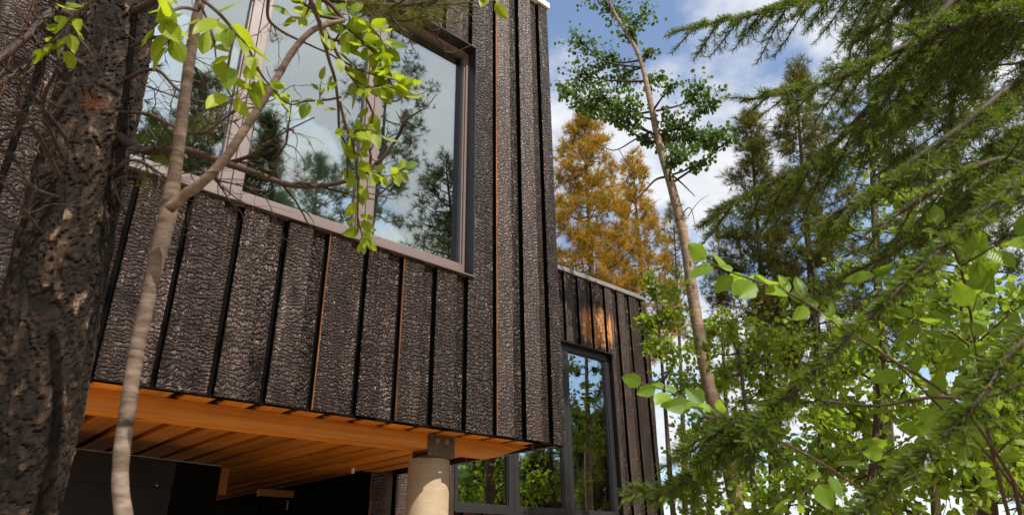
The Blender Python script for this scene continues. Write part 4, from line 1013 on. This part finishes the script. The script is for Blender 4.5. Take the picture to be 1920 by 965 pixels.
px_twigs([(235, 400, 2.12), (215, 340, 2.1), (260, 330, 2.05)], 0.004, 0.002, sub=4, L=0.1)
px_twigs([(540, 66, 1.95), (516, 50, 1.95), (502, 31, 1.95), (504, -10, 1.95)], 0.004, 0.003, sub=1, L=0.05)
px_twigs([(504, -10, 1.95), (502, 31, 1.95), (516, 50, 1.95), (541, 66, 1.95), (586, 87, 1.95), (626, 106, 1.95), (647, 128, 1.95)], 0.0045, 0.002, sub=3, L=0.08)
V, F = cat_arr(tw); dead = obj_np('dead_twigs', V, F, TWIG, fp, smooth=True); dead['kind'] = 'stuff'
# needle tufts on those twigs
TVn, TFn = needle_tuft(46, 0.1, 0.010, np.random.default_rng(4))
def tufts_px(lst, mat, name, seed, size=0.055):
    rnd = np.random.default_rng(seed); pos = []; dr = []; sz = []
    for (x, y, d, n, sp) in lst:
        for k in range(n):
            pos.append(U(x + rnd.normal() * sp, y + rnd.normal() * sp * 0.6, d + rnd.normal() * 0.03)); dr.append(rnd.normal(size=3)); sz.append(size * rnd.uniform(0.8, 1.2))
    V, F = scatter(TVn, TFn, np.array(pos), basis(np.array(dr), rnd), np.array(sz))
    o = obj_np(name, V, F, mat, fp, tint=np.repeat(rnd.random(len(pos)), len(TFn))); o['kind'] = 'stuff'
tufts_px([(700, 12, 2.0, 8, 22), (740, 28, 2.0, 10, 22), (780, 20, 2.0, 10, 24), (820, 12, 2.0, 8, 20), (640, 15, 2.0, 6, 20), (850, -5, 2.0, 5, 18), (515, 70, 1.95, 1, 1), (350, 250, 2.1, 5, 18), (390, 215, 2.1, 4, 16), (310, 300, 2.1, 3, 14), (270, 340, 2.1, 2, 10), (395, 235, 2.1, 3, 16)], NEED_FG, 'needle_clusters', 5)
tufts_px([(165, 190, 2.02, 1, 3), (172, 194, 2.02, 1, 3), (575, 340, 1.9, 1, 4), (560, 325, 1.9, 1, 4)], NEED_DRY, 'dry_needle_clusters', 6, 0.05)
# crown above the picture
rnd = np.random.default_rng(15); pos, dr, wd = [], [], []
for i in range(20):
    f = i / 20; z = 6.2 + f * 4.2; p0 = np.array([np.interp(z, PP[:, 2], PP[:, k]) for k in range(3)])
    a = i * 2.4 + rnd.normal() * 0.3; L = 1.9 * (1 - f) ** 0.8 + 0.25
    d0 = np.array([math.cos(a), math.sin(a), 0.05]); pts = np.array([p0 + d0 * L * t + np.array([0, 0, 0.2 * L * t * t]) for t in np.linspace(0, 1, 6)])
    wd.append(tube_arr(pts, np.linspace(0.02, 0.004, 6), 5))
    for k in range(26):
        t = rnd.uniform(0.3, 1); b = p0 + d0 * L * t + np.array([0, 0, 0.2 * L * t * t]) + rnd.normal(size=3) * 0.16 * L; pos.append(b); dr.append(d0 + np.array([0, 0, 0.6]) + rnd.normal(size=3) * 0.4)
V, F = cat_arr(wd); obj_np('branches', V, F, BARK_FAR, fp, smooth=True)['kind'] = 'stuff'
TVc, TFc = needle_tuft(16, 0.3, 0.04, rnd)
V, F = scatter(TVc, TFc, np.array(pos), basis(np.array(dr), rnd), 0.13 * rnd.uniform(0.8, 1.3, len(pos)))
o = obj_np('crown', V, F, NEED_GREEN, fp, tint=np.repeat(rnd.random(len(pos)), len(TFc))); o['kind'] = 'stuff'

# ------------------------------------------------------------------ slender smooth-barked tree with fresh leaves
DS = 1.62
sp_ = [(238, 1040), (234, 980), (226, 915), (228, 850), (243, 740), (256, 660), (272, 585), (296, 480), (316, 395), (330, 310), (343, 210), (356, 110), (372, 20), (390, -60)]
SP = [U(x, y, DS + 0.0006 * max(0, 965 - y) * 0.4) for x, y in sp_]
sb = SP[0].copy(); sb[2] = float(ground_z(sb[0], sb[1])) - 0.08; SP = [sb + (SP[0] - sb) * k / 12 for k in range(12)] + SP
SPs = smooth_path(SP, 8)
st = thing('slender_tree', 'slender smooth-barked forked tree with fresh green leaves in front of the house', 'tree', np.array([sb[0], sb[1], sb[2] + 0.08]))
px_r = np.interp(np.linspace(0, 1, len(SPs)), [0, 0.4, 0.6, 0.75, 0.80, 0.85, 0.95, 1], [0.0175, 0.0165, 0.0155, 0.0160, 0.0195, 0.0132, 0.0120, 0.009])
V, F = tube_arr(SPs, px_r * (1 + 0.018 * np.sin(np.arange(len(SPs)) * 0.9) + 0.02 * np.sin(np.arange(len(SPs)) * 0.37)), 28); obj_np('trunk', V, F, BARK_SLIM, st, smooth=True)
bp = smooth_path([U(316, 392, 1.69), U(345, 366, 1.68), U(378, 343, 1.66), U(420, 300, 1.65), U(455, 248, 1.66), U(490, 195, 1.68), U(520, 145, 1.7), U(552, 92, 1.72), U(590, 55, 1.74), U(645, 38, 1.78)], 6)
V, F = tube_arr(bp, np.linspace(0.0125, 0.006, len(bp)) * (1 + 0.05 * np.sin(np.arange(len(bp)) * 1.9)), 20); obj_np('branch', V, F, BARK_SLIM, st, smooth=True)
LM = [big_leaf_mesh('leaf', LEAF_FG, 0.56, 0.10, 0.25), big_leaf_mesh('leaf', LEAF_FG, 0.64, 0.22, 0.12), big_leaf_mesh('leaf', LEAF_FG, 0.52, -0.08, 0.35), big_leaf_mesh('leaf', LEAF_FG, 0.60, 0.04, -0.18)]
rl = np.random.default_rng(23); twl = []
VIEW = RM[2]
def leafy(pts, d, r, n, size, t0=0.25, spread=0.9, meshes=LM, parent=st, rl=rl, out=twl, droop=0.15, flat=0.6):
    P = smooth_path([U(p[0], p[1], p[2] if len(p) > 2 else d) for p in pts], 6)
    r = r * (0.6 if parent is not st else 1.0)
    out.append(tube_arr(P, np.linspace(r, r * 0.45, len(P)), 6))
    s = rl.choice([-1, 1])
    for k in range(n):
        t = t0 + (1 - t0) * (k + rl.random() * 0.7) / n; q = min(len(P) - 1.001, t * (len(P) - 1)); i = int(q); b = P[i] + (P[i + 1] - P[i]) * (q - i)
        T = P[i + 1] - P[i]; T /= np.linalg.norm(T)
        nrm0 = np.array([0, 0, 1.0]) * flat - VIEW * 0.55 + rl.normal(size=3) * 0.38
        side = np.cross(T, nrm0); side /= np.linalg.norm(side)
        s = -s
        dirv = T * rl.uniform(0.3, 0.9) + side * s * spread + rl.normal(size=3) * 0.28 + np.array([0, 0, -droop])
        if k == n - 1: dirv = T + rl.normal(size=3) * 0.15
        place_leaf(meshes[rl.integers(len(meshes))], parent, b, dirv, nrm0, size * 0.86 * rl.uniform(0.62, 1.2))
    return P
# hanging twigs in front of the window
leafy([(560, -30), (582, 0), (597, 37), (618, 73), (638, 112), (659, 145), (686, 184), (700, 215)], 1.75, 0.006, 12, 0.054, 0.3)
leafy([(597, 37), (605, 68), (618, 116), (628, 149), (634, 197), (637, 247), (651, 278), (651, 334)], 1.74, 0.005, 8, 0.046, 0.35)
leafy([(637, 190), (648, 235), (661, 268), (669, 318), (671, 370), (670, 425)], 1.72, 0.004, 15, 0.047, 0.2)
leafy([(670, 405), (676, 430), (682, 455)], 1.72, 0.0025, 13, 0.046, 0.1, 1.0)
leafy([(672, 330), (695, 322), (720, 330), (748, 325)], 1.73, 0.0025, 9, 0.044, 0.2)
leafy([(735, 322), (745, 320), (758, 316)], 1.73, 0.002, 6, 0.044, 0.0, 1.1)
leafy([(650, 262), (668, 246), (690, 243), (708, 250)], 1.73, 0.0025, 10, 0.047, 0.1)
leafy([(640, 182), (610, 188), (575, 190), (545, 196), (520, 180)], 1.74, 0.003, 9, 0.046, 0.15)
leafy([(600, 186), (600, 170), (602, 152)], 1.74, 0.002, 4, 0.040, 0.2)
leafy([(540, -10), (600, 25), (660, 60), (710, 110), (735, 160)], 1.80, 0.005, 20, 0.060, 0.2)
leafy([(620, 73), (660, 85), (700, 90), (725, 120)], 1.80, 0.003, 18, 0.060, 0.15)
leafy([(660, 60), (690, 50), (715, 75), (725, 100)], 1.82, 0.003, 16, 0.060, 0.1)
leafy([(638, 112), (670, 130), (700, 140), (740, 150), (765, 165)], 1.79, 0.003, 18, 0.058, 0.1)
leafy([(659, 145), (690, 165), (715, 160), (750, 170)], 1.77, 0.0025, 13, 0.054, 0.15)
leafy([(582, 0), (575, 25), (560, 35), (545, 30)], 1.76, 0.003, 6, 0.055, 0.2)
leafy([(600, 40), (590, 25), (570, 15), (580, -10)], 1.8, 0.003, 8, 0.055, 0.1)
leafy([(625, 80), (640, 60), (655, 40), (650, 10)], 1.82, 0.003, 14, 0.060, 0.1)
leafy([(700, 215), (690, 250), (672, 290)], 1.75, 0.0025, 7, 0.047, 0.1)
leafy([(900, -25), (910, -8), (925, 5)], 1.7, 0.002, 5, 0.045, 0.2)
# clusters beside the trunk
leafy([(372, 20, 1.6), (340, 15, 1.52), (310, 30, 1.48), (285, 55, 1.45)], 1.5, 0.004, 8, 0.070, 0.3)
leafy([(300, 35, 1.47), (320, 60, 1.45), (315, 85, 1.45)], 1.45, 0.003, 4, 0.06, 0.2)
leafy([(380, 0, 1.6), (410, 25, 1.5), (440, 60, 1.46), (470, 100, 1.45), (475, 150, 1.45)], 1.5, 0.004, 11, 0.066, 0.2)
leafy([(375, 10, 1.6), (390, 40, 1.55), (400, 70, 1.52), (405, 110, 1.5)], 1.5, 0.003, 7, 0.06, 0.2)
leafy([(470, 100, 1.45), (490, 140, 1.45), (510, 165, 1.46), (530, 190, 1.46)], 1.46, 0.003, 7, 0.056, 0.2)
leafy([(440, 60, 1.46), (430, 110, 1.44), (425, 160, 1.44), (435, 185, 1.44)], 1.44, 0.003, 6, 0.062, 0.2)
leafy([(200, -20, 1.9), (150, 20, 1.9), (110, 60, 1.9), (85, 90, 1.9)], 1.9, 0.003, 12, 0.05, 0.25)
leafy([(150, 20, 1.9), (130, 60, 1.9), (125, 95, 1.9)], 1.9, 0.003, 7, 0.048, 0.2)
# twigs that carry the hanging sprays
for pts in ([U(645, 38, 1.78), U(620, 10, 1.78), U(590, -15, 1.76), U(560, -30, 1.75), U(540, -12, 1.8)], [U(390, -60, 1.73), U(380, -20, 1.65), U(372, 18, 1.6)], [U(390, -60, 1.73), U(300, -70, 1.8), U(200, -20, 1.9)], [U(590, -15, 1.76), U(750, -60, 1.72), U(900, -25, 1.7)], [U(645, 38, 1.78), U(600, 30, 1.76)]):
    P = smooth_path(pts, 6); twl.append(tube_arr(P, np.linspace(0.006, 0.004, len(P)), 6))
V, F = cat_arr(twl); obj_np('twigs', V, F, TWIG_B, st, smooth=True)['kind'] = 'stuff'

# ------------------------------------------------------------------ spruce reaching in from the right
SPX = np.array([2.75, -0.35, 0.0]); SPX[2] = float(ground_z(SPX[0], SPX[1]))
spr = thing('spruce_tree', 'spruce reaching drooping needled branches across the right side', 'tree', SPX)
zs = np.linspace(-0.15, 8.0, 20)
V, F = tube_arr([SPX + np.array([0.04 * math.sin(z), 0.03 * math.cos(z * 1.3), z]) for z in zs], np.linspace(0.16, 0.02, 20), 14); obj_np('trunk', V, F, BARK_FAR, spr, smooth=True)
NT = np.array([[-0.055, 0, 0], [0.055, 0, 0], [0.045, 0.7, 0.0], [0, 1.0, 0], [-0.045, 0.7, 0.0]]); NTF = np.array([[0, 1, 2, 4], [4, 2, 3, 3]])
NT3 = np.array([[-0.045, 0, 0], [0.045, 0, 0], [0.03, 1.0, 0], [-0.03, 1.0, 0]]); NT3F = np.array([[0, 1, 2, 3]])
rs = np.random.default_rng(91)
def spray(pts, r0, tw_len, droop=0.25, needle=0.015, step=0.035, dens=1.0, main_needles=0.3, sub=True, plane=None, start=0.12, label=None):
    P = smooth_path([U(*p) for p in pts], 8)
    seg = np.linalg.norm(np.diff(P, axis=0), axis=1); cum = np.concatenate([[0], np.cumsum(seg)]); L = cum[-1]
    wood = [tube_arr(P, np.linspace(r0, r0 * 0.25, len(P)), 7)]
    lines = []
    def at(s):
        i = min(len(P) - 2, max(0, np.searchsorted(cum, s) - 1)); t = (s - cum[i]) / seg[i]; T = P[i + 1] - P[i]; return P[i] + T * t, T / np.linalg.norm(T)
    s = L * start; sgn = 1
    while s < L:
        p, T = at(s); f = s / L
        up = np.array([0, 0, 1.0]) if plane is None else np.array(plane, float)
        side = np.cross(T, up); side /= np.linalg.norm(side)
        l = tw_len * (1.15 - 0.85 * f) * rs.uniform(0.65, 1.15)
        d = T * 0.75 + side * sgn * 0.85 + np.array([0, 0, -droop]) + rs.normal(size=3) * 0.14; d /= np.linalg.norm(d)
        q = [p]
        for k in range(6): q.append(q[-1] + d * l / 6); d = d + T * 0.06 + np.array([0, 0, -0.05 * droop]) + rs.normal(size=3) * 0.04; d /= np.linalg.norm(d)
        q = np.array(q); wood.append(tube_arr(q, np.linspace(r0 * 0.22, 0.0012, 7), 4)); lines.append(q)
        if sub and l > 0.10:
            for k in (1, 2, 3, 4):
                for sg in (-1, 1):
                    if rs.random() < 0.8:
                        dd = q[k + 1] - q[k]; dd /= np.linalg.norm(dd); s2 = np.cross(dd, up); s2 /= np.linalg.norm(s2)
                        l2 = l * 0.42 * (1.1 - k / 6) * rs.uniform(0.7, 1.2); e = dd * 0.75 + s2 * sg * 0.75 + np.array([0, 0, -droop * 0.5]) + rs.normal(size=3) * 0.12; e /= np.linalg.norm(e)
                        qq = np.array([q[k], q[k] + e * l2 * 0.5, q[k] + e * l2 + np.array([0, 0, -0.02 * l2])]); lines.append(qq); wood.append(tube_arr(qq, [0.0012, 0.001, 0.0008], 3))
        sgn = -sgn; s += step * rs.uniform(0.7, 1.3)
    i0 = int(len(P) * main_needles); lines.append(P[i0:])
    V, F = cat_arr(wood); b = obj_np('branch', V, F, TWIG, spr, smooth=True)
    pos, dr, ti = [], [], []
    for q in lines:
        sg = np.linalg.norm(np.diff(q, axis=0), axis=1); tot = sg.sum(); n = max(4, int(tot * 1000 * dens)); tt = np.sort(rs.random(n)) * (len(q) - 1.0001); ii = tt.astype(int); fr = (tt - ii)[:, None]
        pp = q[ii] + (q[ii + 1] - q[ii]) * fr; T = q[ii + 1] - q[ii]; T /= np.linalg.norm(T, axis=1)[:, None] + 1e-9
        rd = rs.normal(size=(n, 3)); rd[:, 2] += 0.25; rd -= T * (rd * T).sum(1)[:, None]; rd /= np.linalg.norm(rd, axis=1)[:, None]
        pos.append(pp); dr.append(T * 0.75 + rd * 0.8); ti.append(np.clip(rs.normal(0.34, 0.30, n) + 0.4 * (tt / (len(q) - 1) > 0.88), 0, 1))
    pos = np.concatenate(pos); dr = np.concatenate(dr); ti = np.concatenate(ti)
    V, F = scatter(NT3, NT3F, pos, basis(dr, rs), needle * rs.uniform(0.8, 1.15, len(pos)))
    o = obj_np('needles', V, F, NEED_SPR, b, tint=ti); o['kind'] = 'stuff'
def trunk_at(z): return SPX + np.array([0, 0, z])
# (px, py, distance) along each bough, trunk side first
spray([(2250, -330, 2.9), (1980, -160, 2.5), (1790, 0, 2.2), (1700, 110, 2.05), (1640, 190, 1.95), (1540, 290, 1.85), (1430, 350, 1.8), (1345, 395, 1.78)], 0.016, 0.42, 0.35, needle=0.016, start=0.2)
spray([(2150, -300, 3.0), (1900, -190, 2.7), (1680, -60, 2.5), (1560, -10, 2.4), (1440, 20, 2.3), (1330, 45, 2.2), (1260, 60, 2.15)], 0.013, 0.34, 0.55, needle=0.017, start=0.3)
spray([(2250, 0, 2.7), (2050, 60, 2.3), (1900, 160, 2.0), (1800, 240, 1.85), (1700, 310, 1.75), (1600, 380, 1.68), (1520, 420, 1.65)], 0.014, 0.34, 0.3, needle=0.016, start=0.25)
spray([(2300, -120, 2.8), (2050, -60, 2.4), (1850, 30, 2.1), (1760, 60, 2.0), (1650, 110, 1.9), (1540, 160, 1.85), (1440, 180, 1.8), (1390, 190, 1.8)], 0.013, 0.34, 0.3, needle=0.016, start=0.25)
spray([(2300, 120, 2.5), (2050, 240, 1.7), (1920, 330, 1.30), (1850, 390, 1.18), (1760, 470, 1.08), (1700, 530, 1.02), (1600, 620, 0.98), (1500, 720, 0.96), (1400, 810, 0.96), (1330, 870, 0.97), (1255, 925, 1.0)], 0.006, 0.11, 0.1, needle=0.018, step=0.022, dens=1.6, main_needles=0.2, start=0.2)
spray([(2300, 500, 2.4), (2080, 560, 1.6), (1920, 640, 1.15), (1850, 730, 1.02), (1800, 790, 0.97), (1720, 860, 0.93), (1640, 930, 0.92), (1560, 1000, 0.92)], 0.006, 0.12, 0.05, needle=0.018, step=0.022, dens=1.6, main_needles=0.2, start=0.2)
spray([(2300, 300, 2.6), (2100, 300, 1.9), (1960, 330, 1.6), (1880, 300, 1.5), (1800, 330, 1.45), (1700, 390, 1.4), (1620, 440, 1.38)], 0.011, 0.26, 0.2, needle=0.015, start=0.35)
spray([(2300, 620, 2.5), (2150, 640, 1.8), (1980, 690, 1.5), (1860, 740, 1.4), (1740, 745, 1.35), (1640, 760, 1.33), (1540, 750, 1.32)], 0.006, 0.10, 0.1, needle=0.013, dens=0.4, start=0.6, main_needles=0.95)
spray([(1500, 720, 0.96), (1440, 780, 0.95), (1380, 790, 0.96), (1320, 830, 0.97), (1270, 860, 0.98)], 0.005, 0.12, 0.15, needle=0.017, dens=1.6, step=0.025, start=0.05, main_needles=0.0)
spray([(1400, 810, 0.96), (1340, 850, 0.96), (1290, 900, 0.97), (1230, 918, 0.99), (1200, 920, 1.0)], 0.004, 0.09, 0.15, needle=0.018, dens=1.6, step=0.025, start=0.05, main_needles=0.0)
spray([(2200, -420, 3.2), (1960, -300, 2.9), (1800, -120, 2.7), (1720, -20, 2.6), (1660, 40, 2.55), (1590, 90, 2.5)], 0.012, 0.36, 0.5, needle=0.017, start=0.3)
spray([(2250, 180, 2.8), (2050, 230, 2.4), (1900, 300, 2.2), (1780, 400, 2.1), (1680, 470, 2.05), (1580, 520, 2.0)], 0.012, 0.3, 0.3, needle=0.016, start=0.3)

spray([(2300, -60, 3.3), (2080, 20, 3.0), (1900, 60, 2.8), (1760, 140, 2.7), (1640, 230, 2.6), (1560, 300, 2.55)], 0.012, 0.36, 0.45, needle=0.018, start=0.25)
spray([(2350, 120, 3.3), (2120, 160, 3.0), (1960, 220, 2.8), (1840, 300, 2.7), (1740, 400, 2.6), (1660, 460, 2.55)], 0.012, 0.36, 0.4, needle=0.018, start=0.25)
spray([(2250, -260, 3.4), (2020, -170, 3.1), (1860, -60, 2.9), (1790, 60, 2.8), (1730, 150, 2.7), (1690, 220, 2.65)], 0.012, 0.34, 0.5, needle=0.018, start=0.25)
spray([(2350, -420, 3.6), (2050, -330, 3.3), (1850, -180, 3.1), (1700, -90, 3.0), (1580, -30, 2.9), (1480, 0, 2.85), (1400, 30, 2.8)], 0.012, 0.34, 0.55, needle=0.018, start=0.25)

# ------------------------------------------------------------------ alder shrub on the right
ALX = np.array([2.05, 0.75, 0.0]); ALX[2] = float(ground_z(ALX[0], ALX[1]))
al = thing('alder_shrub', 'alder shrub with broad serrated bright green leaves in right foreground', 'shrub', ALX)
LA = [big_leaf_mesh('leaf', LEAF_ALD, 0.66, 0.08, 0.22, 0.05), big_leaf_mesh('leaf', LEAF_ALD, 0.74, 0.18, 0.12, 0.05), big_leaf_mesh('leaf', LEAF_ALD, 0.62, -0.05, 0.3, 0.05)]
ra = np.random.default_rng(61); twa = []
kw = dict(meshes=LA, parent=al, rl=ra, out=twa, droop=0.1)
leafy([(1900, 900, 1.9), (1800, 760, 1.75), (1650, 660, 1.65), (1560, 600, 1.6), (1490, 555, 1.58), (1420, 527, 1.56), (1370, 510, 1.55), (1325, 488, 1.55)], 1.6, 0.006, 24, 0.066, 0.36, **kw)
leafy([(1700, 980, 1.8), (1560, 880, 1.6), (1430, 810, 1.5), (1340, 770, 1.45), (1300, 755, 1.45), (1250, 732, 1.45), (1205, 718, 1.45)], 1.45, 0.005, 14, 0.056, 0.45, **kw)
leafy([(1950, 980, 2.0), (1860, 860, 1.9), (1760, 760, 1.85), (1690, 690, 1.8), (1650, 650, 1.8)], 1.8, 0.006, 12, 0.07, 0.3, **kw)
leafy([(1900, 1000, 1.9), (1850, 800, 1.85), (1830, 650, 1.85), (1800, 500, 1.85), (1760, 420, 1.85)], 1.85, 0.008, 18, 0.08, 0.3, **kw)
leafy([(1835, 640, 1.85), (1880, 600, 1.8), (1930, 560, 1.8)], 1.8, 0.004, 8, 0.08, 0.1, **kw)
leafy([(1830, 660, 1.85), (1780, 620, 1.8), (1720, 600, 1.8), (1660, 590, 1.8)], 1.8, 0.004, 10, 0.075, 0.1, **kw)
leafy([(1840, 700, 1.85), (1820, 610, 1.75), (1825, 580, 1.72), (1835, 550, 1.7)], 1.75, 0.003, 6, 0.06, 0.3, **kw)
leafy([(1800, 500, 1.85), (1850, 470, 1.8), (1900, 440, 1.8)], 1.8, 0.004, 7, 0.085, 0.1, **kw)
leafy([(1800, 500, 1.85), (1740, 490, 1.85), (1680, 500, 1.85), (1620, 530, 1.85)], 1.85, 0.004, 10, 0.075, 0.1, **kw)
leafy([(1860, 860, 1.9), (1900, 820, 1.85), (1940, 800, 1.8)], 1.85, 0.004, 7, 0.075, 0.1, **kw)
leafy([(1800, 760, 1.75), (1740, 800, 1.75), (1660, 850, 1.75), (1600, 900, 1.75)], 1.75, 0.004, 10, 0.072, 0.1, **kw)
leafy([(1560, 880, 1.6), (1520, 910, 1.6), (1470, 950, 1.6)], 1.6, 0.003, 7, 0.06, 0.1, **kw)
for p in (U(1900, 900, 1.9), U(1700, 980, 1.8), U(1950, 980, 2.0), U(1900, 1000, 1.9)):
    P = smooth_path([ALX + np.array([ra.normal() * 0.05, ra.normal() * 0.05, -0.05]), (ALX + p) / 2 + np.array([0.08, -0.05, 0.1]), p], 6); twa.append(tube_arr(P, np.linspace(0.009, 0.0045, len(P)), 7))
V, F = cat_arr(twa); obj_np('stems', V, F, TWIG_B, al, smooth=True)['kind'] = 'stuff'
